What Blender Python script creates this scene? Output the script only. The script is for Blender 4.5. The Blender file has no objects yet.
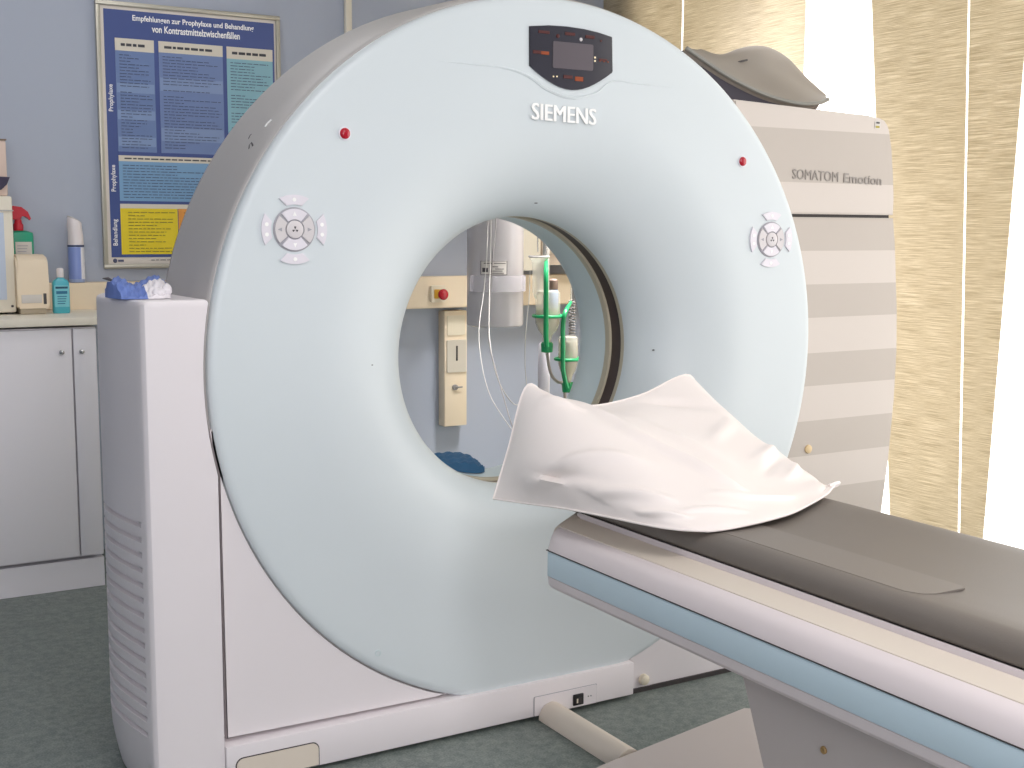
import bpy, bmesh, math, random
from mathutils import Vector, Matrix
random.seed(7)
PI = math.pi
COL = bpy.context.scene.collection

# ------------------------------------------------------------------ camera
CAM = Vector((-1.60985218, -2.52997472, 1.20935436))
YAW, PITCH, ROLL, FPX = 0.53453207, -0.12439821, -0.00513079, 1248.98
_f = Vector((math.sin(YAW)*math.cos(PITCH), math.cos(YAW)*math.cos(PITCH), math.sin(PITCH)))
_r0 = Vector((math.cos(YAW), -math.sin(YAW), 0)); _d0 = _f.cross(_r0)
_r = math.cos(ROLL)*_r0 + math.sin(ROLL)*_d0
_d = -math.sin(ROLL)*_r0 + math.cos(ROLL)*_d0

def at(u, v, **k):
    """the world point seen at photo position (u, v) on the plane x=, y= or z= ..."""
    d = _r*((u-512)/FPX) + _d*((v-384)/FPX) + _f
    (a, val), = k.items(); i = 'xyz'.index(a)
    return CAM + d*((val-CAM[i])/d[i])

cd = bpy.data.cameras.new('camera'); cam = bpy.data.objects.new('camera', cd); COL.objects.link(cam)
M = Matrix((_r, -_d, -_f)).transposed().to_4x4(); M.translation = CAM
cam.matrix_world = M
cd.sensor_width = 36; cd.lens = FPX/1024*36; cd.clip_start = .02
bpy.context.scene.camera = cam

# ------------------------------------------------------------------ materials
def lin(c):
    c = c.lstrip('#'); v = [int(c[i:i+2], 16)/255 for i in (0, 2, 4)]
    return [x/12.92 if x <= .04045 else ((x+.055)/1.055)**2.4 for x in v] + [1]

def mat(name, col, rough=.5, metal=0, spec=.5, var=.0, vscale=6, bump=0, bscale=200, coat=0, trans=0, alpha=1, emit=None, estr=1, sss=0):
    m = bpy.data.materials.new(name); m.use_nodes = True
    nt = m.node_tree; p = nt.nodes['Principled BSDF']; L = nt.links.new
    c = lin(col) if isinstance(col, str) else list(col)
    p.inputs['Base Color'].default_value = c
    p.inputs['Roughness'].default_value = rough; p.inputs['Metallic'].default_value = metal
    p.inputs['Specular IOR Level'].default_value = spec
    p.inputs['Coat Weight'].default_value = coat; p.inputs['Coat Roughness'].default_value = .08
    p.inputs['Transmission Weight'].default_value = trans
    p.inputs['Alpha'].default_value = alpha
    if emit:
        p.inputs['Emission Color'].default_value = lin(emit); p.inputs['Emission Strength'].default_value = estr
    tc = nt.nodes.new('ShaderNodeTexCoord')
    if var:
        n = nt.nodes.new('ShaderNodeTexNoise'); n.inputs['Scale'].default_value = vscale; n.inputs['Detail'].default_value = 4
        mx = nt.nodes.new('ShaderNodeMix'); mx.data_type = 'RGBA'
        mx.inputs['A'].default_value = [x*(1-var) for x in c[:3]]+[1]; mx.inputs['B'].default_value = [min(1, x*(1+var)) for x in c[:3]]+[1]
        L(tc.outputs['Object'], n.inputs['Vector']); L(n.outputs['Fac'], mx.inputs['Factor']); L(mx.outputs['Result'], p.inputs['Base Color'])
    if bump:
        n2 = nt.nodes.new('ShaderNodeTexNoise'); n2.inputs['Scale'].default_value = bscale
        b = nt.nodes.new('ShaderNodeBump'); b.inputs['Strength'].default_value = bump; b.inputs['Distance'].default_value = .002
        L(tc.outputs['Object'], n2.inputs['Vector']); L(n2.outputs['Fac'], b.inputs['Height']); L(b.outputs['Normal'], p.inputs['Normal'])
    return m

m_blue = mat('pale_blue_enamel', '#d3dadd', .38, var=.02, vscale=3)
m_white = mat('white_plastic', '#e6dfe1', .42, var=.015, vscale=4)
m_rim = mat('grey_plastic', '#b9b5b3', .45, var=.03, vscale=5)
m_beige = mat('beige_plastic', '#e4dac4', .45)
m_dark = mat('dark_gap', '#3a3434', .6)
m_ring = mat('brown_ring', '#43342f', .35, var=.25, vscale=9)
m_ringlip = mat('beige_lip', '#b9b09a', .4)
m_liner = mat('bore_liner_blue', '#ccd8da', .4)
m_black = mat('black_gloss', '#34323a', .18, coat=.3)
m_screen = mat('dim_screen', '#5b5359', .3)
m_led = mat('orange_led', '#8a3a10', .5, emit='#c05a18', estr=.08)
m_leddim = mat('dim_red_led', '#4a1512', .5, emit='#701a14', estr=.04)
m_ledw = mat('pale_led', '#d8c8a8', .4, emit='#f0dcb0', estr=.6)
m_letter = mat('white_lettering', '#fbfaf8', .4)
m_red = mat('red_lens', '#b3142a', .2, coat=.3)
m_chrome = mat('chrome', '#c8c8c8', .25, metal=.9)
m_silver = mat('silver_keys', '#e2dde4', .35, var=.02)
m_keygrey = mat('grey_keys', '#d5cfd0', .4)
m_symbol = mat('key_symbol', '#a5a3aa', .5)
m_greytxt = mat('grey_lettering', '#97908a', .5)
m_cushion = mat('grey_vinyl', '#716962', .5, var=.05, vscale=7, bump=.15, bscale=500)
m_patch = mat('light_grey_vinyl', '#7c746d', .5)
m_stripe = mat('blue_stripe', '#b7c9d2', .42)
m_table = mat('table_white', '#ddd2d2', .42, var=.02)
m_ledge = mat('table_cream', '#dcd0c2', .45, var=.02)
m_foot = mat('foot_grey', '#c2b8b4', .45, var=.02)
m_pillow = mat('white_vinyl_cover', '#f3e9e4', .38, bump=.08, bscale=60)
m_wall = mat('pale_blue_paint', '#abb2c1', .7, var=.02, vscale=2, bump=.1, bscale=260)
m_ceil = mat('white_ceiling', '#eeeeec', .8)
m_cab = mat('white_laminate', '#e4e1e6', .45, var=.01)
m_top = mat('cream_laminate', '#e6dfcf', .45)
m_frame = mat('aluminium_frame', '#b9b5a8', .35, metal=.5)
m_trunk = mat('cream_trunking', '#ead9bf', .5)
m_cyl = mat('grey_lacquer', '#c6c2c5', .16, var=.03, vscale=3)
m_green = mat('green_plastic', '#17945a', .35)
m_glass = mat('clear_glass', '#f4f6f4', .05, trans=.9)
m_label = mat('label_paper', '#cfcac4', .6)
m_ink = mat('ink', '#4d4a4c', .6)
m_bluecloth = mat('blue_cloth', '#28587e', .7, var=.2, vscale=30)
m_wire = mat('grey_wire', '#8a8684', .5)
m_wirew = mat('white_wire', '#c2c0bb', .4)

def noise_floor():
    m = bpy.data.materials.new('speckled_green_linoleum'); m.use_nodes = True
    nt = m.node_tree; p = nt.nodes['Principled BSDF']; L = nt.links.new
    tc = nt.nodes.new('ShaderNodeTexCoord')
    n = nt.nodes.new('ShaderNodeTexNoise'); n.inputs['Scale'].default_value = 55; n.inputs['Detail'].default_value = 6
    n2 = nt.nodes.new('ShaderNodeTexNoise'); n2.inputs['Scale'].default_value = 220; n2.inputs['Detail'].default_value = 2
    ad = nt.nodes.new('ShaderNodeMath'); ad.operation = 'ADD'
    r = nt.nodes.new('ShaderNodeValToRGB'); e = r.color_ramp.elements
    e[0].position = .75; e[0].color = lin('#5e6866'); e[1].position = 1.25; e[1].color = lin('#848c86')
    L(tc.outputs['Object'], n.inputs['Vector']); L(tc.outputs['Object'], n2.inputs['Vector'])
    L(n.outputs['Fac'], ad.inputs[0]); L(n2.outputs['Fac'], ad.inputs[1])
    mr = nt.nodes.new('ShaderNodeMapRange'); mr.inputs['From Min'].default_value = .75; mr.inputs['From Max'].default_value = 1.25
    e[0].position = 0; e[1].position = 1
    L(ad.outputs[0], mr.inputs['Value']); L(mr.outputs['Result'], r.inputs['Fac']); L(r.outputs['Color'], p.inputs['Base Color'])
    p.inputs['Roughness'].default_value = .45
    return m
m_floor = noise_floor()

def fabric():
    """woven beige blind: horizontal slub threads, partly translucent"""
    m = bpy.data.materials.new('woven_blind'); m.use_nodes = True
    nt = m.node_tree; L = nt.links.new; nt.nodes.remove(nt.nodes['Principled BSDF'])
    out = nt.nodes['Material Output']; tc = nt.nodes.new('ShaderNodeTexCoord')
    mp = nt.nodes.new('ShaderNodeMapping'); mp.inputs['Scale'].default_value = (5, 5, 330)
    n = nt.nodes.new('ShaderNodeTexNoise'); n.inputs['Scale'].default_value = 1.6; n.inputs['Detail'].default_value = 3; n.inputs['Roughness'].default_value = .7
    r = nt.nodes.new('ShaderNodeValToRGB'); e = r.color_ramp.elements
    e[0].position = .3; e[0].color = lin('#b3a68a'); e[1].position = .66; e[1].color = lin('#efe7d6')
    L(tc.outputs['Object'], mp.inputs['Vector']); L(mp.outputs['Vector'], n.inputs['Vector']); L(n.outputs['Fac'], r.inputs['Fac'])
    d = nt.nodes.new('ShaderNodeBsdfDiffuse'); t = nt.nodes.new('ShaderNodeBsdfTranslucent'); mx = nt.nodes.new('ShaderNodeMixShader')
    mx.inputs['Fac'].default_value = .55
    L(r.outputs['Color'], d.inputs['Color']); L(r.outputs['Color'], t.inputs['Color'])
    L(d.outputs[0], mx.inputs[1]); L(t.outputs[0], mx.inputs[2]); L(mx.outputs[0], out.inputs['Surface'])
    return m
m_fabric = fabric()

def striped():
    """cabinet front with wide printed bands"""
    m = bpy.data.materials.new('banded_white_front'); m.use_nodes = True
    nt = m.node_tree; L = nt.links.new; p = nt.nodes['Principled BSDF']
    ge = nt.nodes.new('ShaderNodeNewGeometry'); sp = nt.nodes.new('ShaderNodeSeparateXYZ'); L(ge.outputs['Position'], sp.inputs[0])
    r = nt.nodes.new('ShaderNodeValToRGB'); r.color_ramp.interpolation = 'CONSTANT'
    mr = nt.nodes.new('ShaderNodeMath'); mr.operation = 'DIVIDE'; mr.inputs[1].default_value = 1.6; L(sp.outputs['Z'], mr.inputs[0]); L(mr.outputs[0], r.inputs['Fac'])
    A, B = lin('#cbc1b9'), lin('#b7ada4')
    zs = [0, .366, .466, .565, .666, .764, .859, .959, 1.052, 1.149, 1.249, 1.334, 1.476]
    cs = [A, B, A, B, A, B, A, B, A, B, A, B, A]
    e = r.color_ramp.elements
    e[0].position = 0; e[0].color = cs[0]; e[1].position = zs[1]/1.6; e[1].color = cs[1]
    for z, c in zip(zs[2:], cs[2:]):
        q = e.new(z/1.6); q.color = c
    L(r.outputs['Color'], p.inputs['Base Color']); p.inputs['Roughness'].default_value = .4
    return m
m_band = striped()

def pane():
    m = bpy.data.materials.new('window_glass'); m.use_nodes = True
    nt = m.node_tree; L = nt.links.new; nt.nodes.remove(nt.nodes['Principled BSDF'])
    t = nt.nodes.new('ShaderNodeBsdfTransparent'); g = nt.nodes.new('ShaderNodeBsdfGlossy'); g.inputs['Roughness'].default_value = .02
    mx = nt.nodes.new('ShaderNodeMixShader'); mx.inputs['Fac'].default_value = .06
    L(t.outputs[0], mx.inputs[1]); L(g.outputs[0], mx.inputs[2]); L(mx.outputs[0], nt.nodes['Material Output'].inputs['Surface'])
    return m
m_pane = pane()

def thin_clear(name, tint, fac=.25, rough=.08):
    m = bpy.data.materials.new(name); m.use_nodes = True
    nt = m.node_tree; L = nt.links.new; p = nt.nodes['Principled BSDF']
    p.inputs['Base Color'].default_value = lin(tint); p.inputs['Roughness'].default_value = rough
    t = nt.nodes.new('ShaderNodeBsdfTransparent'); mx = nt.nodes.new('ShaderNodeMixShader'); mx.inputs['Fac'].default_value = fac
    L(t.outputs[0], mx.inputs[1]); L(p.outputs[0], mx.inputs[2]); L(mx.outputs[0], nt.nodes['Material Output'].inputs['Surface'])
    return m
m_clear = thin_clear('clear_bottle_glass', '#e8e6d8', .35)
m_film = thin_clear('clear_film', '#d8d4d8', .3)

# ------------------------------------------------------------------ mesh helpers
def V(*a): return Vector(a)

def box(bm, x0, x1, y0, y1, z0, z1, mi=0, bev=0, seg=2):
    vs = [bm.verts.new((x, y, z)) for z in (z0, z1) for y in (y0, y1) for x in (x0, x1)]
    fs = [(0,2,3,1),(4,5,7,6),(0,1,5,4),(2,6,7,3),(0,4,6,2),(1,3,7,5)]
    ff = [bm.faces.new([vs[i] for i in f]) for f in fs]
    for f in ff: f.material_index = mi
    if bev:
        es = list({e for f in ff for e in f.edges})
        r = bmesh.ops.bevel(bm, geom=es, offset=bev, segments=seg, affect='EDGES', profile=.5)
        for f in r['faces']: f.material_index = mi
    return bm

def loft(bm, rings, closed=True, cap0=True, cap1=True, mi=0):
    R = [[bm.verts.new(p) for p in ring] for ring in rings]
    n = len(R[0])
    for a, b in zip(R, R[1:]):
        for i in range(n if closed else n-1):
            j = (i+1) % n
            f = bm.faces.new((a[i], a[j], b[j], b[i])); f.material_index = mi
    if cap0: bm.faces.new(R[0][::-1]).material_index = mi
    if cap1: bm.faces.new(R[-1]).material_index = mi
    return R

def lathe(bm, prof, c=(0, 0, 0), axis='z', seg=48, mi=0, cap0=False, cap1=False, a0=0):
    """prof: (radius, height along axis)"""
    rings = []
    for r, h in prof:
        ring = []
        for k in range(seg):
            a = a0+2*PI*k/seg
            if axis == 'z': q = (c[0]+r*math.cos(a), c[1]+r*math.sin(a), c[2]+h)
            else: q = (c[0]+r*math.cos(a), c[1]+h, c[2]+r*math.sin(a))
            ring.append(q)
        rings.append(ring)
    return loft(bm, rings, True, cap0, cap1, mi)

def tube(bm, pts, r, seg=8, mi=0, closed=False, rads=None):
    pts = [Vector(p) for p in pts]; n = len(pts); rings = []
    up = Vector((.13, .21, .97)); prev = None
    for i, p in enumerate(pts):
        a = pts[(i-1) % n] if (closed or i) else p; b = pts[(i+1) % n] if (closed or i < n-1) else p
        t = (b-a).normalized()
        if prev is None:
            s = t.cross(up)
            if s.length < .05: s = t.cross(Vector((1, 0, 0)))
        else: s = prev-t*prev.dot(t)
        s.normalize(); prev = s; w = t.cross(s); rr = rads[i] if rads else r
        rings.append([p+s*rr*math.cos(2*PI*k/seg)+w*rr*math.sin(2*PI*k/seg) for k in range(seg)])
    if closed:
        R = loft(bm, rings, True, False, False, mi)
        for i in range(seg):
            j = (i+1) % seg; bm.faces.new((R[-1][i], R[-1][j], R[0][j], R[0][i])).material_index = mi
    else: loft(bm, rings, True, True, True, mi)

def prism(bm, poly, axis, a, b, mi=0, bev=0):
    """extrude a 2D outline. axis y: poly (x,z); axis x: poly (y,z); axis z: poly (x,y)"""
    def P(q, h):
        return {'y': (q[0], h, q[1]), 'x': (h, q[0], q[1]), 'z': (q[0], q[1], h)}[axis]
    A = [bm.verts.new(P(q, a)) for q in poly]; B = [bm.verts.new(P(q, b)) for q in poly]
    n = len(poly); ff = [bm.faces.new(A), bm.faces.new(B[::-1])]
    for i in range(n): ff.append(bm.faces.new((A[i], B[i], B[(i+1) % n], A[(i+1) % n])))
    for f in ff: f.material_index = mi
    if bev:
        es = list({e for f in ff[:2] for e in f.edges})
        r = bmesh.ops.bevel(bm, geom=es, offset=bev, segments=2, affect='EDGES')
        for f in r['faces']: f.material_index = mi

def catmull(P, t):
    n = len(P)-1; x = min(max(t, 0), 1)*n; i = min(int(x), n-1); u = x-i
    p1, p2 = P[i], P[i+1]; p0 = P[i-1] if i else p1*2-p2; p3 = P[i+2] if i+2 <= n else p2*2-p1
    return .5*((2*p1)+(p2-p0)*u+(2*p0-5*p1+4*p2-p3)*u*u+(3*p1-p0-3*p2+p3)*u**3)

def spline(pts, n):
    P = [Vector(p) for p in pts]; return [catmull(P, i/(n-1)) for i in range(n)]

def patch(rows, nu, nv):
    """bicubic grid through control rows -> nu x nv points"""
    R = [[Vector(p) for p in r] for r in rows]
    cols = [[catmull(r, j/(nv-1)) for j in range(nv)] for r in R]
    return [[catmull([c[j] for c in cols], i/(nu-1)) for j in range(nv)] for i in range(nu)]

def shell(bm, top, bot, mi=0, mi_bot=None, mi_side=None):
    nu, nv = len(top), len(top[0])
    A = [[bm.verts.new(p) for p in r] for r in top]; B = [[bm.verts.new(p) for p in r] for r in bot]
    for i in range(nu-1):
        for j in range(nv-1):
            bm.faces.new((A[i][j], A[i+1][j], A[i+1][j+1], A[i][j+1])).material_index = mi
            bm.faces.new((B[i][j], B[i][j+1], B[i+1][j+1], B[i+1][j])).material_index = mi if mi_bot is None else mi_bot
    per = [(i, 0) for i in range(nu)]+[(nu-1, j) for j in range(1, nv)]+[(i, nv-1) for i in range(nu-2, -1, -1)]+[(0, j) for j in range(nv-2, 0, -1)]
    for k in range(len(per)):
        (a, b), (c, d) = per[k], per[(k+1) % len(per)]
        bm.faces.new((A[a][b], B[a][b], B[c][d], A[c][d])).material_index = mi if mi_side is None else mi_side

def obj(name, bm, mats, parent=None, angle=35, **props):
    bmesh.ops.remove_doubles(bm, verts=bm.verts, dist=1e-6)
    bmesh.ops.recalc_face_normals(bm, faces=bm.faces)
    bm.normal_update()
    off = Vector((0, 0, 0))
    q = parent
    while q is not None: off += q.location; q = q.parent
    loc = Vector((0, 0, 0))
    if parent is None and not props.get('keep'):
        xs = [v.co for v in bm.verts]
        loc = Vector(((min(v.x for v in xs)+max(v.x for v in xs))/2, (min(v.y for v in xs)+max(v.y for v in xs))/2, min(v.z for v in xs)))
    props.pop('keep', None)
    for v in bm.verts: v.co -= off+loc
    th = math.radians(angle)
    for f in bm.faces: f.smooth = True
    for e in bm.edges:
        e.smooth = not (len(e.link_faces) == 2 and e.calc_face_angle(0) > th)
    me = bpy.data.meshes.new(name); bm.to_mesh(me); bm.free()
    for m in (mats if isinstance(mats, (list, tuple)) else [mats]): me.materials.append(m)
    o = bpy.data.objects.new(name, me); o.location = loc; COL.objects.link(o)
    if parent: o.parent = parent
    for k, v in props.items(): o[k] = v
    return o

def thing(name, loc, label, cat, group=None):
    o = bpy.data.objects.new(name, None); o.location = loc; o.empty_display_size = .1; COL.objects.link(o)
    o['label'] = label; o['category'] = cat
    if group: o['group'] = group
    return o

def BM(): return bmesh.new()
def struct(name, bm, m): return obj(name, bm, m, None, kind='structure')

def text_into(bm, body, origin, right, up, width=None, height=None, bold=0, shear=0, depth=.0015, align='l', mi=0):
    """flat extruded letters fitted to a box; origin = lower left of the box"""
    cu = bpy.data.curves.new('tmp', 'FONT'); cu.body = body; cu.size = 1; cu.offset = bold; cu.shear = shear; cu.resolution_u = 3
    o = bpy.data.objects.new('tmp', cu); COL.objects.link(o)
    dg = bpy.context.evaluated_depsgraph_get(); me = bpy.data.meshes.new_from_object(o.evaluated_get(dg))
    bpy.data.objects.remove(o); bpy.data.curves.remove(cu)
    xs = [v.co.x for v in me.vertices]; ys = [v.co.y for v in me.vertices]
    x0, x1, y0, y1 = min(xs), max(xs), min(ys), max(ys)
    sx = width/(x1-x0) if width else None; sy = height/(y1-y0) if height else None
    sx = sx or sy; sy = sy or sx
    right = Vector(right).normalized(); up = Vector(up).normalized(); nrm = right.cross(up); origin = Vector(origin)
    tb = bmesh.new(); tb.from_mesh(me); bpy.data.meshes.remove(me)
    r = bmesh.ops.extrude_face_region(tb, geom=list(tb.faces))
    ev = set(g for g in r['geom'] if isinstance(g, bmesh.types.BMVert))
    mp = {}
    for v in tb.verts:
        mp[v] = bm.verts.new(origin+right*((v.co.x-x0)*sx)+up*((v.co.y-y0)*sy)+nrm*(depth if v in ev else 0))
    for f in tb.faces:
        try: bm.faces.new([mp[v] for v in f.verts]).material_index = mi
        except ValueError: pass
    tb.free()

# ================================================================== SETTING
WX, WY, ZC, LX, FY, CZ = 1.68, 2.2, .9, -3.3, -4.6, 2.62
b = BM(); box(b, LX-.1, WX+.12, FY-.1, WY+.1, -.1, 0); struct('floor', b, m_floor)
b = BM(); box(b, LX-.1, WX+.12, FY-.1, WY+.1, CZ, CZ+.1); struct('ceiling', b, m_ceil)
b = BM(); box(b, LX-.1, WX+.12, WY, WY+.1, 0, CZ); struct('wall_back', b, m_wall)
b = BM(); box(b, LX-.1, LX, FY, WY, 0, CZ); struct('wall_left', b, m_wall)
b = BM(); box(b, LX-.1, WX+.12, FY-.1, FY, 0, CZ); struct('wall_front', b, m_wall)
WY0, WY1, WZ0, WZ1 = -2.3, 2.0, .12, 2.42
b = BM()
box(b, WX, WX+.12, FY, WY0, 0, CZ); box(b, WX, WX+.12, WY1, WY, 0, CZ)
box(b, WX, WX+.12, WY0, WY1, 0, WZ0); box(b, WX, WX+.12, WY0, WY1, WZ1, CZ)
struct('wall_right', b, m_wall)
b = BM()
for y0, y1 in ((WY0, WY0+.05), (-.62, -.55), (1.18, 1.25), (WY1-.05, WY1)): box(b, WX+.04, WX+.09, y0, y1, WZ0, WZ1)
box(b, WX+.04, WX+.09, WY0, WY1, WZ0, WZ0+.05); box(b, WX+.04, WX+.09, WY0, WY1, WZ1-.05, WZ1)
wf = struct('window_1', b, m_white)
b = BM(); box(b, WX+.06, WX+.066, WY0+.05, WY1-.05, WZ0+.05, WZ1-.05); obj('window_glass', b, m_pane, wf, kind='structure')
b = BM(); box(b, .405, .433, WY-.022, WY, 1.0, CZ, bev=.004); struct('trim_1', b, m_top)

# panel blinds: hanging fabric strips
b = BM(); box(b, WX-.085, WX-.02, WY0-.1, WY-.02, CZ-.05, CZ-.005); obj('blind_track', b, m_white, None, label='white ceiling track above the window carrying the woven blind strips', category='curtain track')
def strip(x, y0, y1, label, b0=None, b1=None):
    b0 = y0 if b0 is None else b0; b1 = y1 if b1 is None else b1
    t = thing('blind_strip', (x, (y0+y1)/2, .16), label, 'blind', 'woven blind strips at the window')
    b = BM()
    n = 14; rows = []
    for k in range(2):
        rows.append([])
    top = []; bot = []
    for i in range(n+1):
        y = y0+(y1-y0)*i/n; yb = b0+(b1-b0)*i/n; w = .006*math.sin(3.1*y+x*9)
        zz = [(yb, .16), ((y+yb)/2, (CZ+.11)/2), (y, CZ-.05)]
        top.append([V(x+w-.0015, q, z) for q, z in zz]); bot.append([V(x+w+.0015, q, z) for q, z in zz])
    shell(b, top, bot); obj('fabric', b, m_fabric, t)
    b = BM(); box(b, x-.008, x+.008, b0, b1, .15, .172, bev=.003); obj('bottom_bar', b, m_beige, t)
    return t
strip(WX-.04, 1.625, 2.18, 'woven beige blind strip in the room corner, behind the top of the scanner disc')
strip(WX-.04, .900, 1.612, 'broad woven beige blind strip behind the moulded grey pad, left of the bright window gap')
strip(WX-.04, .218, .645, 'woven beige blind strip hanging just behind the striped cabinet, right of the bright window gap', .128, .40)  # left edge slanted so white window stands in for sun bloom
strip(WX-.052, -.06, .200, 'narrow woven beige blind strip nearest the table, next to the open white window', .03, .108)

# ================================================================== SCANNER GANTRY
G = thing('ct_scanner', (0, .25, 0), 'large round pale blue scanner gantry with an open bore, standing on the floor', 'ct scanner')
C0 = (0, 0, ZC)
prof = [(.836, .05), (.8425, .03), (.8425, .014), (.840, .007), (.835, .003), (.828, .0006), (.82, 0)]
prof += [(r, 0) for r in (.76, .70, .64)]
A0, B0 = .285, .174
for k in range(0, 25):
    t = PI/2*k/24
    prof.append((.338+A0-A0*math.sin(t), B0-B0*math.cos(t)))
prof += [(.339, .180), (.343, .184), (.352, .184)]
b = BM(); lathe(b, prof, C0, 'y', 160); front = obj('front_cover', b, m_blue, G, 50)
# shallow moulded groove line under the display
def groove(pts, w):
    b = BM()
    P = spline(pts, 40); tube(b, [V(p[0], 0.0008, p[1]) for p in [(q.x, q.y) for q in P]], w, 6, rads=[w*max(.12, math.sin(PI*(i+.5)/40)**.6) for i in range(40)])
    return b
g1 = [at(430, 60, y=0), at(470, 64, y=0), at(505, 68, y=0), at(528, 76, y=0), at(548, 90, y=0), at(572, 98, y=0), at(596, 93, y=0), at(613, 81, y=0), at(640, 84, y=0), at(686, 89, y=0)]
obj('moulded_line', groove([(p.x, p.z, 0) for p in g1], .0042), m_blue, front)
# outer rim
b = BM(); lathe(b, [(.838, .034), (.838, .0225), (.8445, .0225), (.8475, .025), (.850, .034), (.858, .1), (.866, .29), (.862, .296), (.862, .304)], C0, 'y', 160); obj('rim', b, m_rim, G)
b = BM(); lathe(b, [(.864, .302), (.858, .31), (.74, .57), (.72, .585), (.52, .585)] , C0, 'y', 128)
obj('rear_cover', b, m_white, G)
b = BM(); lathe(b, [(.52, .585), (.47, .565), (.43, .52), (.385, .45), (.352, .405), (.3395, .37), (.338, .33), (.338, .26), (.339, .253), (.344, .25), (.352, .25)], C0, 'y', 128); obj('bore_liner', b, m_liner, G)
b = BM(); lathe(b, [(.3445, .182), (.3445, .252)], C0, 'y', 128); obj('scan_window_ring', b, m_ring, G)
b = BM()
lathe(b, [(.350, .172), (.3385, .1735), (.3375, .180), (.3385, .190), (.345, .192)], C0, 'y', 128)
lathe(b, [(.345, .24), (.3385, .242), (.3372, .250), (.338, .262), (.345, .264)], C0, 'y', 128)
obj('bore_edge_trim', b, m_ringlip, G)
# hidden inner frame (dark, seen only through the gaps)
b = BM(); box(b, -.83, .9, .07, .3, .03, .34); obj('inner_frame', b, m_dark, G)

# left side cover (column with vents)
def plan(zr, inset=0, dz=0):
    """closed plan outline (x, y) at a height; zr = right front x"""
    L = [(zr, -.004), (-.9, -.004), (-.962, -.004), (-.970, -.002), (-.976, .004), (-.979, .012)]
    side = [(-.983, .03), (-.987, .05), (-.9915, .075), (-.996, .10), (-1.0, .13), (-1.004, .16), (-1.0065, .19), (-1.0075, .22), (-1.006, .25), (-1.002, .28), (-.995, .31), (-.983, .34), (-.965, .368)]
    S = []
    for i, (x, y) in enumerate(side):
        k = inset if 1 <= i <= 11 else 0
        S.append((x+k, y+k*.15*(1 if i < 9 else -4)))
    return L+S+[(-.93, .39), (-.88, .40), (zr-.01, .40)]
def xr(z):
    r = .8545
    xc = -math.sqrt(max(0, r*r-(z-ZC)**2))
    return min(xc, -.829) if z > .60 else -.829
zl = []
for z in (0.004, .03, .06, .09): zl.append((z, 0))
nv = 15
for k in range(nv):
    z = .145+k*(.597-.145)/(nv-1)
    zl += [(z-.0075, 0), (z-.005, .011), (z+.003, .011), (z+.0055, 0)]
zl += [(z, 0) for z in (.63, .66, .69, .72, .75, .78, .81, .84, .87, .9, .93, .96, .99, 1.02, 1.045, 1.053)]
rings = []
for z, ins in sorted(zl):
    sh = .02*max(0, (.12-z)/.12)**1.5
    P = plan(xr(z), ins)
    rings.append([V(x+(sh if x < -.98 else sh*.3 if x < -.96 else 0), y, z) for x, y in P])
def shrink(ring, d, z):
    return [V(p.x+(d if p.x < -.9 else -d), p.y+(d if p.y < .02 else -d if p.y > .3 else 0), z) for p in ring]
rings.append(shrink(rings[-1], .002, 1.0575)); rings.append(shrink(rings[-2], .006, 1.06))
b = BM(); loft(b, rings); obj('left_side_cover', b, m_white, G, 28)

# corner panels, base and foot covers
def disc_x(z, r): return math.sqrt(max(0, r*r-(z-ZC)**2))
b = BM()
RC = .8462
pa = [(RC*math.cos(math.radians(a)), ZC+RC*math.sin(math.radians(a))) for a in range(188, 252, 2)]
prism(b, [(-.8175, .82), (-.8175, .107), (-.262, .107)]+pa[::-1], 'y', .012, .05, bev=.002); obj('left_corner_panel', b, m_white, G)
b = BM(); pa = [(RC*math.cos(math.radians(a)), ZC+RC*math.sin(math.radians(a))) for a in range(288, 322, 2)]
prism(b, pa+[(.70, .36), (.80, .22), (.86, .10), (.86, .005), (.256, .005)], 'y', .018, .055, bev=.002)
cp = obj('right_corner_panel', b, m_white, G)
p = at(643, 679, y=.018)
b = BM(); lathe(b, [(.0145, .018), (.014, .008), (.010, .005), (.004, .004)], (p.x, 0, p.z), 'y', 24, cap1=True); obj('round_cap', b, m_beige, cp)
b = BM(); box(b, -.8275, .252, -.012, .3, .010, .097, bev=.003); base = obj('base_skirt', b, m_white, G)
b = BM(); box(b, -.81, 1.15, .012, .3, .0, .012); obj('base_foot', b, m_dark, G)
def rrect(x0, x1, z0, z1, r, n=6, corners=(1, 1, 1, 1)):
    out = []
    for (cx, cz, a0, on) in ((x1-r, z1-r, 0, corners[0]), (x0+r, z1-r, 90, corners[1]), (x0+r, z0+r, 180, corners[2]), (x1-r, z0+r, 270, corners[3])):
        if on:
            for k in range(n+1):
                a = math.radians(a0+90*k/n); out.append((cx+r*math.cos(a), cz+r*math.sin(a)))
        else:
            sx = 1 if a0 in (0, 270) else -1; sz = 1 if a0 in (0, 90) else -1
            out.append((cx+sx*r, cz+sz*r))
    return out
b = BM(); prism(b, rrect(-.806, -.618, .014, .066, .016, 6, (1, 1, 0, 0)), 'y', -.0145, -.009, mi=0)
prism(b, rrect(-.8085, -.6155, .012, .0685, .018, 6, (1, 1, 0, 0)), 'y', -.0125, -.008, mi=1)
obj('foot_cover', b, [m_ledge, m_dark], base)
b = BM(); prism(b, rrect(-.051, .134, .012, .060, .003), 'y', -.0145, -.009, mi=0); prism(b, rrect(-.0525, .1355, .0115, .0615, .003), 'y', -.0128, -.008, mi=1)
sp_ = obj('socket_plate', b, [m_white, m_symbol], base)
b = BM(); box(b, .062, .093, -.018, -.010, .017, .046, 0, .002); box(b, .068, .087, -.0188, -.017, .022, .037, 1); box(b, .071, .075, -.0194, -.018, .024, .035, 2)
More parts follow.
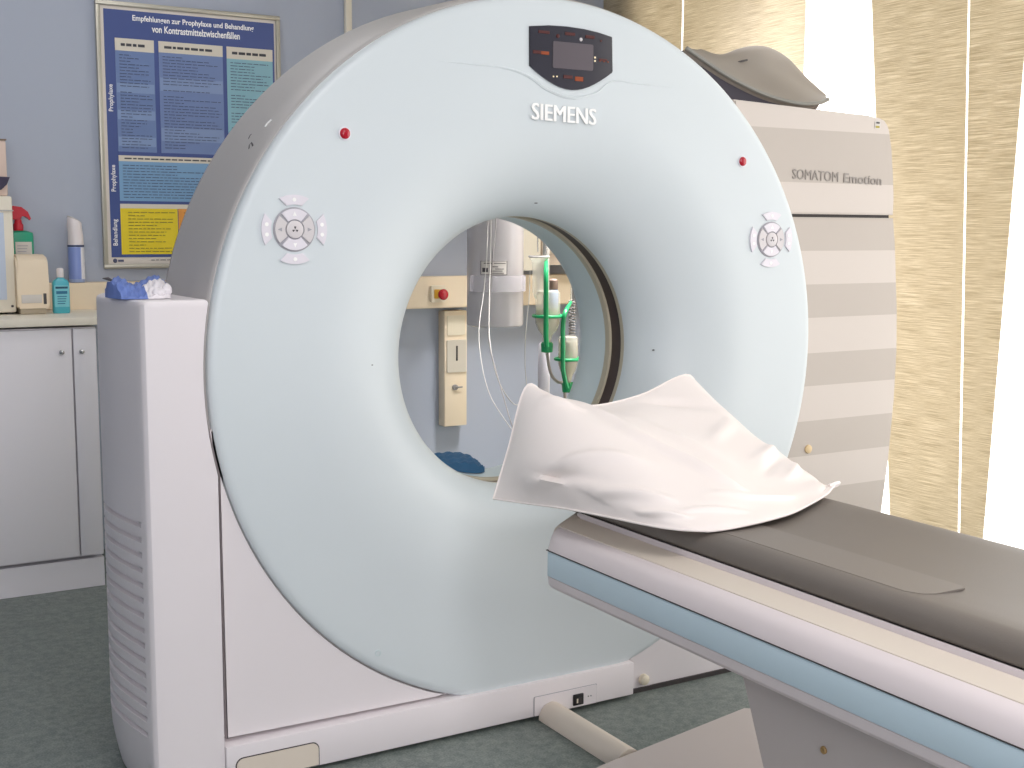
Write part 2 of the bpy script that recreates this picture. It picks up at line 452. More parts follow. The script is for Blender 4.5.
obj('power_socket', b, [mat('black_socket', '#1c1a1c', .4), m_dark, m_beige], base)
b = BM()
for q in (.108, .116):
    lathe(b, [(.002, -.015), (.0015, -.0165)], (q, 0, .034), 'y', 10, cap1=True)
obj('plate_screw', b, m_chrome, base)
# small round marks and blemishes on the front cover
p = at(378, 653, y=0)
b = BM(); lathe(b, [(.0075, .001), (.0075, -.0015), (.005, -.0015), (.005, .0005), (.002, .0003)], (p.x, 0, p.z), 'y', 20, cap1=True); obj('cover_screw', b, m_liner, front)

# right side electronics cabinet
zE = [(0.0, 1.196), (.2, 1.203), (.362, 1.209), (.527, 1.23), (.706, 1.243), (.85, 1.246), (.975, 1.240), (1.1, 1.227), (1.243, 1.212), (1.36, 1.201), (1.437, 1.19), (1.49, 1.177)]
def edge_x(z):
    for (a, xa), (c, xc) in zip(zE, zE[1:]):
        if z <= c: return xa+(xc-xa)*(z-a)/(c-a)
    return zE[-1][1]
out = [(.58, .06)]
CY = .06
Z = [.06, .15, .25, .362, .45, .527, .62, .706, .78, .85, .91, .975, 1.04, 1.1, 1.17, 1.243]
Ztop = [1.2515, 1.3, 1.36, 1.4, 1.437, 1.47, 1.49]
def cab(zs, xl, y0, y1, close_top=None):
    out = [(xl, zs[0])]+[(edge_x(z), z) for z in zs]
    if close_top: out += close_top+[(xl, 1.548)]
    else: out += [(xl, zs[-1])]
    return out
b = BM(); prism(b, cab(Z, .6, 0, 0), 'y', CY, .56, bev=.004); cab_body = obj('cabinet_body', b, m_band, G)
b = BM(); prism(b, cab(Ztop, .6, 0, 0, [(1.172, 1.508), (1.16, 1.519), (1.14, 1.525), (1.09, 1.530)]), 'y', CY, .56, bev=.004); cab_top = obj('cabinet_hood', b, m_band, G)
b = BM(); prism(b, [(.62, 1.235), (1.203, 1.235), (1.203, 1.26), (.62, 1.26)], 'y', CY+.012, .54); obj('cabinet_seam', b, m_dark, G)
b = BM(); text_into(b, 'SOMATOM', V(.811, CY-.0008, 1.3465), (1, 0, -.03), (0, 0, 1), width=.172, height=.0275, depth=-.0015+.003); obj('product_lettering', b, m_greytxt, cab_top)
b = BM(); text_into(b, 'Emotion', V(1.004, CY-.0008, 1.3405), (1, 0, -.03), (0, 0, 1), width=.150, height=.0265, bold=.012, shear=.03, depth=.0015); obj('product_lettering', b, m_greytxt, cab_top)
b = BM(); prism(b, rrect(1.118, 1.140, 1.494, 1.517, .003), 'y', CY-.0015, CY+.001, 0)
box(b, 1.123, 1.136, CY-.0022, CY-.001, 1.509, 1.514, 1); box(b, 1.121, 1.136, CY-.0022, CY-.001, 1.497, 1.503, 2)
obj('warning_sticker', b, [m_label, m_ink, mat('yellow_mark', '#a89a3c', .6)], cab_top)
p = at(808, 449, y=CY)
b = BM(); lathe(b, [(.013, .002), (.012, -.004), (.006, -.006)], (p.x, CY, p.z), 'y', 20, cap1=True); obj('round_cap', b, mat('tan_cap', '#d9bf94', .5), cab_body)

# display panel
D = [(-.071, 1.672), (-.02, 1.677), (.03, 1.6785), (.08, 1.6765), (.12, 1.672), (.158, 1.665), (.161, 1.664), (.164, 1.585), (.162, 1.581)]
def arc(p, q, sag, n=14):
    out = []
    for k in range(1, n):
        t = k/n; out.append((p[0]+(q[0]-p[0])*t, p[1]+(q[1]-p[1])*t-sag*math.sin(PI*t)))
    return out
dp = [(-.072, 1.671)]+D[1:]+arc((.162, 1.581), (-.070, 1.580), .047)+[(-.071, 1.582)]
b = BM(); prism(b, dp, 'y', -.0035, .004, bev=.0015); disp = obj('display_panel', b, m_black, front)
def facebox(name, u0, v0, u1, v1, m, y0=-.0052, par=None, y1=-.003):
    a = at(u0, v0, y=-.004); c = at(u1, v1, y=-.004); b = BM()
    box(b, min(a.x, c.x), max(a.x, c.x), y0, y1, min(a.z, c.z), max(a.z, c.z), bev=.0004, seg=1)
    return obj(name, b, m, par or disp)
a = at(553, 41, y=-.004); c = at(593, 71, y=-.004)
b = BM(); prism(b, rrect(a.x, c.x, c.z, a.z, .004), 'y', -.0048, -.003); obj('display_screen', b, m_screen, disp)
for (u, v, w, h, m) in ((544, 32, 11, 4, m_leddim), (570, 34, 10, 4, m_leddim), (590, 37, 9, 4, m_leddim), (537, 52, 8, 4, m_leddim), (545, 53, 8, 4, m_led), (603, 60, 8, 3, m_leddim), (568, 77, 9, 4, m_leddim), (579, 79, 8, 5, m_led)):
    facebox('segment_digits', u-w/2, v-h/2, u+w/2, v+h/2, m)
for (u, v, r, m) in ((558, 36, 2.2, m_leddim), (581, 39.5, 2.0, m_keygrey), (601, 41, 1.3, m_leddim), (595, 57.5, 1.1, m_ledw), (595, 61, 1.1, m_ledw), (553.5, 76.5, .9, m_ledw), (557, 76.5, .9, m_ledw), (600, 61, .8, m_led), (604, 61.5, .8, m_led), (608, 62, .8, m_led)):
    p = at(u, v, y=-.004); rr = r*.0022
    b = BM(); lathe(b, [(rr, -.003), (rr*.9, -.0048), (rr*.4, -.0054)], (p.x, 0, p.z), 'y', 14, cap1=True); obj('status_light', b, m, disp)
a = at(531, 118, y=0)
b = BM()
for k in range(3): text_into(b, 'SIEMENS', V(-.064+.0013*k, -.0002, 1.4605), (1, 0, -.03), (0, 0, 1), width=.180, height=.038, depth=.002+.0001*k)
obj('brand_lettering', b, m_letter, front)
# positioning lights
for u, v in ((344.5, 133.5), (742, 161.5)):
    p = at(u, v, y=0)
    b = BM(); lathe(b, [(.0145, .001), (.0145, -.002), (.0115, -.003)], (p.x, 0, p.z), 'y', 28); lathe(b, [(.0118, -.001), (.0118, -.004), (.009, -.0075), (.004, -.009)], (p.x, 0, p.z), 'y', 28, mi=1, cap1=True)
    obj('laser_light', b, [m_silver, m_red], front)
# control keypads
def sector(bm, cx, cz, r0, r1, a0, a1, y0, y1, mi=0, n=10, bev=0):
    P = [(cx+r1*math.cos(a0+(a1-a0)*k/n), cz+r1*math.sin(a0+(a1-a0)*k/n)) for k in range(n+1)]
    P += [(cx+r0*math.cos(a1-(a1-a0)*k/n), cz+r0*math.sin(a1-(a1-a0)*k/n)) for k in range(n+1)]
    prism(bm, P, 'y', y0, y1, mi, bev)
def keypad(u, v, s=1):
    p = at(u, v, y=0); cx, cz = p.x, p.z
    b = BM(); lathe(b, [(.047*s, .001), (.047*s, -.0016), (.0445*s, -.0022), (.02, -.0022)], (cx, 0, cz), 'y', 48, cap1=True)
    kp = obj('control_keypad', b, m_symbol, front)
    for k in range(4):
        a = PI/2*k; d = math.radians(40.5)
        b = BM(); sector(b, cx, cz, .0215*s, .0435*s, a-d, a+d, -.0055, -.001, 0, 12, .0008)
        # arrow mark on the key
        q = (cx+.0325*s*math.cos(a), cz+.0325*s*math.sin(a)); w = .0055*s
        tri = [(q[0]+w*math.cos(a+t), q[1]+w*math.sin(a+t)) for t in (0, 2.3, -2.3)]
        prism(b, tri, 'y', -.0062, -.005, 1)
        obj('ring_key', b, [m_silver if k % 2 else m_keygrey, m_letter if k % 2 else m_symbol], kp)
        d = math.radians(27)
        b = BM(); 
        n = 10; P = [(cx+.073*s*math.cos(a-d+2*d*i/n), cz+.073*s*math.sin(a-d+2*d*i/n)) for i in range(n+1)]
        d2 = math.radians(19); P += [(cx+.0525*s*math.cos(a+d2-2*d2*i/n), cz+.0525*s*math.sin(a+d2-2*d2*i/n)) for i in range(n+1)]
        prism(b, P, 'y', -.0045, .001, 0, .001)
        for t in ((-.17, .17) if k % 2 == 0 else (0,)):
            q = (cx+.0625*s*math.cos(a+t), cz+.0625*s*math.sin(a+t))
            lathe(b, [(.0042*s, -.004), (.0042*s, -.0052), (.0022*s, -.0052)], (q[0], 0, q[1]), 'y', 14, mi=1, cap1=True)
        obj('fan_key', b, [m_silver, m_letter], kp)
    b = BM(); lathe(b, [(.0185*s, -.001), (.0185*s, -.006), (.0165*s, -.007), (.004, -.0072)], (cx, 0, cz), 'y', 32, cap1=True)
    for k in range(3):
        a = PI/2+2*PI*k/3; sector(b, cx, cz, .0015, .0065*s, a-.4, a+.4, -.0078, -.007, 1, 5)
    obj('centre_key', b, [m_keygrey, m_ink], kp)
keypad(294, 229.5, 1.0); keypad(770.5, 239.5, 1.0)
# nicks in the enamel
for u, v, w, h, ry in ((536, 203, 5, 1.4, 0), (654, 350, 6, 1.6, 0), (372, 365, 3, 1, 0)):
    r = math.hypot(*(lambda q: (q.x, q.z-ZC))(at(u, v, y=.06)))
    p = None
    for yy in [i*.002 for i in range(90)]:
        q = at(u, v, y=yy); rr = math.hypot(q.x, q.z-ZC)
        if rr < .623:
            t = math.asin(min(1, (.623-rr)/A0)); ys = B0-B0*math.cos(t)
        else: ys = 0
        if yy >= ys: p = q; break
    if p: 
        s = .0022; b = BM(); bmesh.ops.create_uvsphere(b, u_segments=8, v_segments=6, radius=1, matrix=Matrix.Translation(p)@Matrix.Diagonal((w*s/2, .0015, h*s/2, 1))); obj('enamel_nick', b, m_dark, front)
def rim_point(u, v):
    for k in range(20, 300):
        y = k*.001; q = at(u, v, y=y); r = .8525+.0135*(y-.02)/.27
        if math.hypot(q.x, q.z-ZC) <= r: return q
for pts, m, w in (([(249, 139), (250.5, 136), (252, 134.5)], m_ink, .0022), ([(249.5, 149), (250, 145.5), (252, 143), (253, 146)], m_ink, .0026), ([(265.5, 127), (268, 123.5), (271.5, 120)], m_letter, .003)):
    q = [rim_point(*p) for p in pts]
    if None in q: continue
    b = BM(); tube(b, q, w, 6); obj('rim_scratch', b, m, G)

# ================================================================== PATIENT TABLE
T = thing('patient_table', (0, -1.7, 0), 'long scanner couch with grey vinyl top, cream housing and pale blue side stripe', 'scanner table')
Y0, Y1 = -.425, -2.95
def extr(sec, y0, y1, closed=False, endround=0, n=6):
    """sweep an (x,z) section along y; ends drawn in a little so the end reads as rounded"""
    rings = []
    cz = sum(p[1] for p in sec)/len(sec)
    if endround:
        for k in range(n):
            t = k/n*PI/2; s = 1-endround*(1-math.sin(t)); 
            rings.append([V(x*s, y0-endround*.5*(1-math.cos(t)), z) for x, z in sec])
    else: rings.append([V(x, y0, z) for x, z in sec])
    y = rings[-1][0].y
    rings.append([V(x, y-.04, z) for x, z in sec]); rings.append([V(x, y1, z) for x, z in sec])
    return rings
def sym(half): return half+[(-x, z) for x, z in reversed(half)]
# housing body: one closed section, cut into the lilac shell, the stripe and the ledge
b = BM()
house = sym([(-.212, .630), (-.213, .6185), (-.222, .6155), (-.252, .6035), (-.262, .600), (-.270, .594), (-.2765, .584), (-.2835, .5615), (-.2835, .5585), (-.281, .5565), (-.281, .506), (-.2835, .5045), (-.282, .488), (-.277, .481), (-.265, .477)])
rr = extr(house, Y0, Y1, endround=.045)
loft(b, rr); housing = obj('table_housing', b, m_table, T, 22)
b = BM()
for s in (1,):
    rr = extr([(-.2835, .557), (-.2845, .5555), (-.2845, .507), (-.2828, .5055), (-.279, .5055), (-.279, .557)], Y0-.012, Y1)
    loft(b, rr)
obj('blue_stripe', b, m_stripe, T)
b = BM()
rr = extr([(.2835, .557), (.2845, .5555), (.2845, .507), (.2828, .5055), (.279, .5055), (.279, .557)], Y0-.012, Y1); loft(b, rr)
obj('blue_stripe', b, m_stripe, T)
b = BM(); loft(b, extr([(-.2850, .5597), (-.2850, .5582), (-.28, .5582), (-.28, .5597)], Y0-.006, Y1)); obj('stripe_seam', b, m_dark, T)
b = BM(); loft(b, extr([(-.2145, .6195), (-.2235, .6163), (-.2535, .6048), (-.2535, .6030), (-.2215, .6145), (-.2145, .6175)], Y0-.008, Y1)); obj('top_ledge', b, m_ledge, T)
# end cap towards the gantry
b = BM()
cap = sym([(-.206, .626), (-.25, .605), (-.262, .597), (-.270, .580), (-.276, .556), (-.275, .50), (-.272, .486), (-.255, .479)])
rings = []
for s, y in ((.96, Y0+.012), (.985, Y0+.009), (1.0, Y0-.002), (1.0, Y0-.02)): rings.append([V(x*.985*s, y, .56+(z-.56)*(.9+.1*s)) for x, z in cap])
loft(b, rings); obj('end_cap', b, m_ledge, T)
# cushioned table top
half = [(-.200, .630), (-.2085, .6315), (-.2125, .637), (-.213, .646), (-.211, .656), (-.205, .666), (-.196, .6715), (-.182, .6735), (-.15, .673), (-.10, .6705), (-.05, .669)]
sec = sym(half)
b = BM(); rings = []
for y, s in ((-.10, .72), (-.105, .80), (-.12, .88), (-.15, .94), (-.20, .98), (-.26, 1.0)): rings.append([V(x*s, y, z) for x, z in sec])
rings.append([V(x, Y1+.05, z) for x, z in sec])
loft(b, rings); top = obj('couch_top', b, m_cushion, T, 30)
b = BM(); loft(b, extr([(-.2105, .6300), (-.2115, .6285), (.2115, .6285), (.2105, .6300)], -.3, Y1+.06)); obj('top_gap', b, m_dark, T)
b = BM()
pp = [(-.180, -.55), (-.083, -.55), (-.082, -1.29), (-.088, -1.303), (-.150, -1.302), (-.168, -1.292), (-.180, -1.27)]
prism(b, pp, 'z', .6712, .6742); obj('vinyl_flap', b, m_patch, top)
# pedestal and floor plate
b = BM()
prism(b, [(-.94, .49), (-1.122, .045), (-2.4, .045), (-2.3, .49)], 'x', -.22, .22, bev=.006); ped = obj('pedestal', b, m_foot, T)
p = at(824, 750, x=-.22)
b = BM(); lathe(b, [(.0065, 0), (.0065, .002), (.005, .0035), (.002, .002)], (0, 0, 0), 'z', 20, cap1=True)
bmesh.ops.transform(b, matrix=Matrix.Translation(p)@Matrix.Rotation(-PI/2, 4, 'Y'), verts=b.verts); obj('pedestal_screw', b, mat('brass_screw', '#b09060', .4, metal=.5), ped)
b = BM(); prism(b, [(-.36, -.47), (-.30, -.424), (-.10, -.38), (.39, -.276), (.46, -.33), (.46, -2.6), (-.36, -2.6)], 'z', .0005, .04, bev=.008); obj('floor_plate', b, m_foot, T)

# floor cable duct
b = BM(); sec = [(-.042, .001), (-.040, .014), (-.033, .028), (-.021, .038), (-.005, .042), (.011, .038), (.023, .028), (.030, .014), (.032, .001)]
loft(b, [[V(x+.002, y, z) for x, z in sec] for y in (-.0155, -.1, -.28, -.345)])
obj('cable_duct', b, m_ledge, None, label='cream half-round cable duct on the floor running from the scanner base to the table foot', category='cable duct')

# ================================================================== PILLOW
rows = [
 [(-.312, -.262, .636), (-.277, -.266, .745), (-.238, -.275, .876), (-.17, -.278, .838), (-.065, -.28, .822), (.06, -.28, .838), (.2, -.278, .874), (.238, -.27, .77), (.243, -.26, .68)],
 [(-.300, -.38, .647), (-.300, -.38, .742), (-.232, -.37, .842), (-.15, -.37, .832), (-.05, -.38, .808), (.07, -.38, .812), (.2, -.39, .815), (.238, -.38, .75), (.243, -.37, .68)],
 [(-.287, -.5, .659), (-.288, -.5, .735), (-.222, -.49, .800), (-.13, -.49, .803), (-.03, -.5, .779), (.08, -.5, .772), (.2, -.505, .766), (.238, -.49, .72), (.243, -.48, .68)],
 [(-.272, -.62, .666), (-.265, -.62, .716), (-.205, -.61, .757), (-.11, -.61, .762), (-.02, -.61, .748), (.09, -.60, .738), (.2, -.595, .735), (.236, -.58, .705), (.243, -.57, .681)],
 [(-.255, -.74, .671), (-.243, -.735, .694), (-.19, -.73, .717), (-.10, -.73, .725), (-.01, -.72, .718), (.09, -.69, .708), (.195, -.668, .711), (.228, -.655, .697), (.238, -.65, .684)],
 [(-.236, -.800, .674), (-.222, -.80, .685), (-.18, -.80, .697), (-.10, -.80, .701), (-.01, -.785, .698), (.09, -.745, .694), (.18, -.715, .699), (.212, -.702, .694), (.226, -.695, .688)],
 [(-.205, -.842, .6765), (-.185, -.852, .6785), (-.15, -.858, .681), (-.08, -.853, .683), (0, -.832, .683), (.09, -.790, .683), (.165, -.757, .688), (.20, -.738, .694), (.222, -.727, .698)]]
NU, NV = 90, 110
tp = patch(rows, NU, NV)
folds = [  # (u0, v0, u1, v1, width, height)  in pillow space: u along the couch, v across
 (.02, .36, .45, .40, .030, .008), (.35, .36, .72, .47, .022, .010), (.30, .12, .52, .30, .022, .009), (.48, .10, .70, .24, .020, .008), (.62, .08, .84, .2, .018, .006),
 (.10, .24, .22, .34, .018, .006), (.06, .62, .20, .72, .02, -.006), (.25, .72, .38, .60, .018, .005), (.40, .78, .52, .64, .018, .005), (.5, .74, .62, .60, .017, -.004),
 (.55, .78, .68, .66, .018, .004), (.70, .35, .86, .62, .02, .004), (.18, .05, .5, .17, .02, -.006), (.75, .2, .9, .4, .02, .004), (.15, .5, .6, .56, .03, .005)]
def seg_d(u, v, a, c, d, e):
    dx, dy = d-a, e-c; L2 = dx*dx+dy*dy; t = max(0, min(1, ((u-a)*dx+(v-c)*dy)/L2)); return math.hypot(u-a-dx*t, v-c-dy*t), t
nrm = [[None]*NV for _ in range(NU)]
for i in range(NU):
    for j in range(NV):
        a = tp[min(i+1, NU-1)][j]-tp[max(i-1, 0)][j]; c = tp[i][min(j+1, NV-1)]-tp[i][max(j-1, 0)]
        n = a.cross(c); n = n.normalized() if n.length > 1e-9 else V(0, 0, 1)
        if n.z < 0 and j not in (0, NV-1): n = -n
        nrm[i][j] = n
tp2 = []
for i in range(NU):
    row = []
    for j in range(NV):
        u, v = i/(NU-1), j/(NV-1); h = 0
        for a, c, d, e, w, k in folds:
            q, t = seg_d(u, v, a, c, d, e); h += 1.7*k*math.exp(-(q/w)**2)*math.sin(PI*min(1, t*.9+.1))
        h += .0016*math.sin(23*u+9*v)*math.sin(17*v-6*u)
        edge = min(1, min(u, 1-u, v, 1-v)/.05)
        row.append(tp[i][j]+nrm[i][j]*h*edge)
    tp2.append(row)
bt = []
for i in range(NU):
    r = []
    for j in range(NV):
        v = j/(NV-1); q = tp[i][0].lerp(tp[i][-1], v)
        z = q.z if v in (0, 1) else max(q.z, .6765 if q.x > -.214 else .672-.12*(-.214-q.x))
        z = min(z, tp2[i][j].z-.001)
        q = V(q.x, q.y, z-.001)
        r.append(q)
    bt.append(r)
b = BM(); shell(b, tp2, bt)
PL = thing('pillow', (0, -.5, .64), 'creased white vinyl-covered pillow lying across the couch in front of the bore', 'pillow')
obj('pillow_cover', b, m_pillow, PL, 60)
b = BM()
edge = [tp2[i][0] for i in range(0, NU, 2)]+[tp2[-1][j] for j in range(0, NV, 2)]
tube(b, edge, .0022, 6); tube(b, [tp2[0][j] for j in range(0, NV, 2)], .0022, 6); tube(b, [tp2[i][-1] for i in range(0, NU, 2)], .0022, 6)
tipp = tp2[-1][-1]; tube(b, [tipp+V(-.02, .0, -.004), tipp, tipp+V(.010, .003, .001), tipp+V(.016, .005, -.002)], .004, 6, rads=[.006, .006, .004, .001])
obj('pillow_seam', b, m_pillow, PL)

# ================================================================== GREY MOULDED PAD on the cabinet
near = [at(686, 48, y=.13), at(703, 60, y=.13), at(730, 77.5, y=.13), at(761, 93, y=.135), at(786, 101, y=.14), at(805, 104, y=.15), at(820, 102.5, y=.17), at(827.5, 99.5, y=.20)]
near2 = [at(690, 48.5, y=.16), at(706, 59, y=.16), at(735, 75, y=.165), at(763, 88, y=.17), at(787, 96, y=.175), at(806, 99.5, y=.185), at(819, 100, y=.2), at(827, 98, y=.215)]
mid = [at(697, 49.5, y=.25), at(715, 55, y=.25), at(738, 61, y=.26), at(762, 66, y=.27), at(783, 74, y=.28), at(801, 84, y=.28), at(815, 92, y=.27), at(826, 97, y=.25)]
far = [at(702, 51, y=.33), at(719, 56.5, y=.36), at(737, 49, y=.40), at(754, 45.7, y=.42), at(770, 47.5, y=.42), at(787, 57.5, y=.40), at(805, 77, y=.36), at(825, 96, y=.29)]
back = [q+V(.02, .07, -.05) for q in far]
tp_ = patch([near, near2, mid, far, back], 30, 40)
bt_ = [[p+V(-.002, .012, -.011)*(1 if j < 30 else max(.25, (39-j)/9)) for j, p in enumerate(r)] for r in tp_]
b = BM(); shell(b, tp_, bt_)
PD = thing('moulded_pad', (.9, .25, 1.55), 'moulded grey-brown foam pad with a raised hump lying on top of the striped cabinet', 'positioning pad')
m_pad = mat('taupe_foam', '#8d857c', .55, var=.05, vscale=8)
obj('pad_shell', b, m_pad, PD, 50)
b = BM(); tube(b, spline([p+V(0, -.002, 0) for p in near], 50), .0055, 8); obj('pad_rim', b, mat('grey_rim', '#8b8a84', .5), PD)
# slot in the pad
a = at(736, 63, y=.255); c = at(747, 60, y=.26)
b = BM(); tube(b, [a, (a+c)/2+V(0, 0, .001), c], .0028, 6); obj('pad_slit', b, m_ink, PD)
# dark wedge in the gap under the pad, its colour standing in for shade
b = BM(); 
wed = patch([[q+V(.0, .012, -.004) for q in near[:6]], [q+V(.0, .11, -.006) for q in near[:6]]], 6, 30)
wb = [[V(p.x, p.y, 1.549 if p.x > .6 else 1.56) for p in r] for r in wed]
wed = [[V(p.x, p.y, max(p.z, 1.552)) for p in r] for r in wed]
shell(b, wed, wb); obj('pad_shadow_filler', b, mat('pad_shadow_dark', '#3f3b46', .7), PD)

# ================================================================== GLOVES on the left cover
b = BM()
def blob(bm, c, s, rot=0, seed=0, amp=.18, mi=0, sub=4):
    r = bmesh.ops.create_icosphere(bm, subdivisions=sub, radius=1)
    rnd = random.Random(seed); ph = [rnd.uniform(0, 6) for _ in range(9)]
    for v in r['verts']:
        p = v.co.copy()
        k = 1+amp*(math.sin(4*p.x+ph[0])*math.sin(3.5*p.y+ph[1])+.6*math.sin(8*p.z+ph[2]+2*p.x)*math.sin(7*p.x+ph[3])+.35*math.sin(15*p.y+ph[4])*math.sin(13*p.x+ph[5]))
        p = Vector((p.x*s[0]*k, p.y*s[1]*k, p.z*s[2]*k)); cz, sz = math.cos(rot), math.sin(rot)
        v.co = Vector(c)+Vector((p.x*cz-p.y*sz, p.x*sz+p.y*cz, p.z))
    for f in {f for v in r['verts'] for f in v.link_faces}: f.material_index = mi
GL = thing('crumpled_mask_packet', (-.955, .11, 1.06), 'crumpled blue and white paper packet lying on the top of the left side cover', 'packet')
m_gb = mat('packet_blue', '#6c83c4', .6, var=.15, vscale=40); m_gw = mat('packet_white', '#e9e4e8', .6, var=.06, vscale=40)
rows_ = [[(-1.012, .15, 1.078), (-.99, .15, 1.092), (-.965, .15, 1.084), (-.94, .15, 1.090), (-.915, .15, 1.097), (-.898, .15, 1.09)],
         [(-1.012, .115, 1.094), (-.99, .115, 1.104), (-.965, .115, 1.088), (-.94, .115, 1.096), (-.915, .115, 1.106), (-.896, .115, 1.092)],
         [(-1.006, .08, 1.088), (-.985, .08, 1.090), (-.962, .078, 1.080), (-.94, .075, 1.086), (-.918, .075, 1.094), (-.898, .08, 1.082)],
         [(-1.0, .06, 1.066), (-.98, .052, 1.066), (-.96, .048, 1.065), (-.94, .048, 1.066), (-.918, .05, 1.068), (-.9, .058, 1.066)]]
g = patch(rows_, 22, 36); rnd = random.Random(3)
for i in range(22):
    for j in range(36):
        g[i][j] = g[i][j]+V(0, 0, .004*math.sin(.9*i+1.3*j)*math.sin(.55*j-.4*i))
gb = [[V(p.x, p.y, 1.0612) for p in r] for r in g]
b = BM(); shell(b, [r[:19] for r in g], [r[:19] for r in gb]); obj('blue_wrapper', b, m_gb, GL, 40)
b = BM(); shell(b, [r[18:] for r in g[11:]], [r[18:] for r in gb[11:]]); obj('white_filling', b, m_gw, GL, 40)
b = BM(); shell(b, [r[18:] for r in g[:12]], [r[18:] for r in gb[:12]]); obj('blue_wrapper', b, m_gb, GL, 40)
b = BM(); tube(b, [V(-1.018, .14, 1.101), V(-1.008, .135, 1.100), V(-1.0, .13, 1.096)], .003, 6, rads=[.001, .004, .002]); obj('dark_tip', b, m_ink, GL)
b = BM(); blob(b, (-.907, .066, 1.077), (.012, .012, .014), 0, 5, .1, sub=3); blob(b, (-.925, .058, 1.073), (.012, .009, .010), 0, 8, .15, sub=3); obj('white_wad', b, m_gw, GL, 60)

# ================================================================== CUPBOARD, WORKTOP AND ITEMS
CF = 1.70
def cupboard(x0, x1, door_edges, label):
    K = thing('base_cupboard', ((x0+x1)/2, 1.95, 0), label, 'cupboard')
    b = BM(); box(b, x0, x1, CF+.02, WY-.005, .108, .878); obj('carcass', b, m_cab, K)
    b = BM(); box(b, x0, x1, CF+.012, WY-.03, .001, .100); obj('plinth', b, m_cab, K)
    for (a, c, hx) in door_edges:
        b = BM(); box(b, a, c, CF, CF+.0185, .116, .874, bev=.0015); dr = obj('door', b, m_cab, K)
        b = BM(); lathe(b, [(.0075, CF+.001), (.0075, CF-.003), (.004, CF-.005), (.004, CF-.012), (.0065, CF-.016), (.003, CF-.019)], (hx, 0, .8), 'y', 16, cap1=True); obj('knob', b, m_chrome, dr)
    return K
cupboard(-1.30, -.697, [(-1.297, -.7785, -.811), (-.7725, -.700, -.748)], 'white laminate base cupboard with two flat doors and tiny metal knobs under the cream worktop')
b = BM(); box(b, -1.315, -.62, CF-.012, WY-.001, .886, .912, bev=.003); obj('worktop', b, m_top, None, label='cream laminate worktop over the white cupboard, carrying bottles and a dispenser', category='worktop')
# wall trunking
b = BM(); prism(b, [(-.90, 1.006), (-.90, .9135), (-.612, .9135), (-.612, .876), (1.44, .876), (1.44, 1.006)], 'y', 2.10, WY-.001, bev=.004)
TK = obj('wall_trunking', b, m_trunk, None, label='cream service trunking running along the back wall behind the scanner', category='trunking')
E_ = TK
# emergency stop on trunking
p = at(437, 294, y=2.10)
ES = thing('emergency_stop', (p.x, 2.095, p.z-.03), 'red mushroom emergency stop button on a yellow plate, mounted on the wall trunking', 'emergency button')
b = BM(); prism(b, rrect(p.x-.034, p.x+.03, p.z-.034, p.z+.036, .006), 'y', 2.082, 2.0995, bev=.002); obj('switch_box', b, m_beige, ES)
b = BM(); prism(b, rrect(p.x-.022, p.x+.018, p.z-.018, p.z+.02, .004), 'y', 2.0795, 2.083); obj('yellow_plate', b, mat('yellow_plate', '#d9a93a', .5), ES)
b = BM(); lathe(b, [(.012, 2.08), (.012, 2.062), (.022, 2.06), (.023, 2.052), (.019, 2.046), (.008, 2.043)], (p.x+.006, 0, p.z), 'y', 28, cap1=True); obj('red_button', b, m_red, ES)
# wall card reader / dispenser strip
a = at(447, 311, y=2.14); c = at(467, 425, y=2.14)
x0, x1, z0, z1 = a.x-.012, c.x, c.z, a.z
W_ = thing('wall_panel_unit', ((x0+x1)/2, 2.17, z0), 'narrow upright beige wall unit with a key slot, below the trunking seen through the bore', 'wall unit')
b = BM(); box(b, x0, x1, 2.14, WY-.001, z0, z1, bev=.004); obj('unit_body', b, m_trunk, W_)
h = z1-z0
b = BM(); prism(b, rrect(x0+.012, x1-.012, z1-.21*h, z1-.04*h, .004), 'y', 2.136, 2.142); obj('switch_flap', b, m_beige, W_)
b = BM(); prism(b, rrect(x0+.010, x1-.008, z1-.53*h, z1-.25*h, .004), 'y', 2.134, 2.142); k = obj('slot_plate', b, mat('grey_plate', '#c9c2b4', .45), W_)
b = BM(); box(b, (x0+x1)/2-.002, (x0+x1)/2+.006, 2.131, 2.137, z1-.43*h, z1-.30*h, bev=.002); obj('slot', b, m_dark, k)
b = BM(); lathe(b, [(.012, 2.139), (.012, 2.13), (.004, 2.128)], ((x0+x1)/2-.006, 0, z1-.66*h), 'y', 16, cap1=True); box(b, (x0+x1)/2-.006, (x0+x1)/2+.026, 2.126, 2.130, z1-.665*h, z1-.652*h, bev=.001); obj('key_lock', b, m_wire, W_)

# poster
PX0, PX1, PZ0, PZ1, PY = -.558, .133, 1.053, 2.012, WY
PO = thing('medical_poster', ((PX0+PX1)/2, WY-.01, PZ0), 'framed dark blue medical poster with a yellow box, on the wall above the worktop', 'poster')
def pz(v): return PZ1-(PZ1-PZ0)*v
def px_(u): return PX0+(PX1-PX0)*u
b = BM(); fw = .016
for q in ((PX0, PX1, PZ1-fw, PZ1), (PX0, PX1, PZ0, PZ0+fw), (PX0, PX0+fw, PZ0+fw, PZ1-fw), (PX1-fw, PX1, PZ0+fw, PZ1-fw)): box(b, q[0], q[1], WY-.022, WY-.001, q[2], q[3], bev=.003)
obj('poster_frame', b, m_frame, PO)
b = BM(); box(b, PX0+.014, PX1-.014, WY-.012, WY-.002, PZ0+.014, PZ1-.014); obj('poster_sheet', b, mat('poster_cream', '#ddd5cc', .35), PO)
def pc(h, r=.3): return mat('poster_'+h, h, r)
c_navy = pc('#46568f'); c_cream = pc('#d9d2c4'); c_ink = pc('#4a5670')
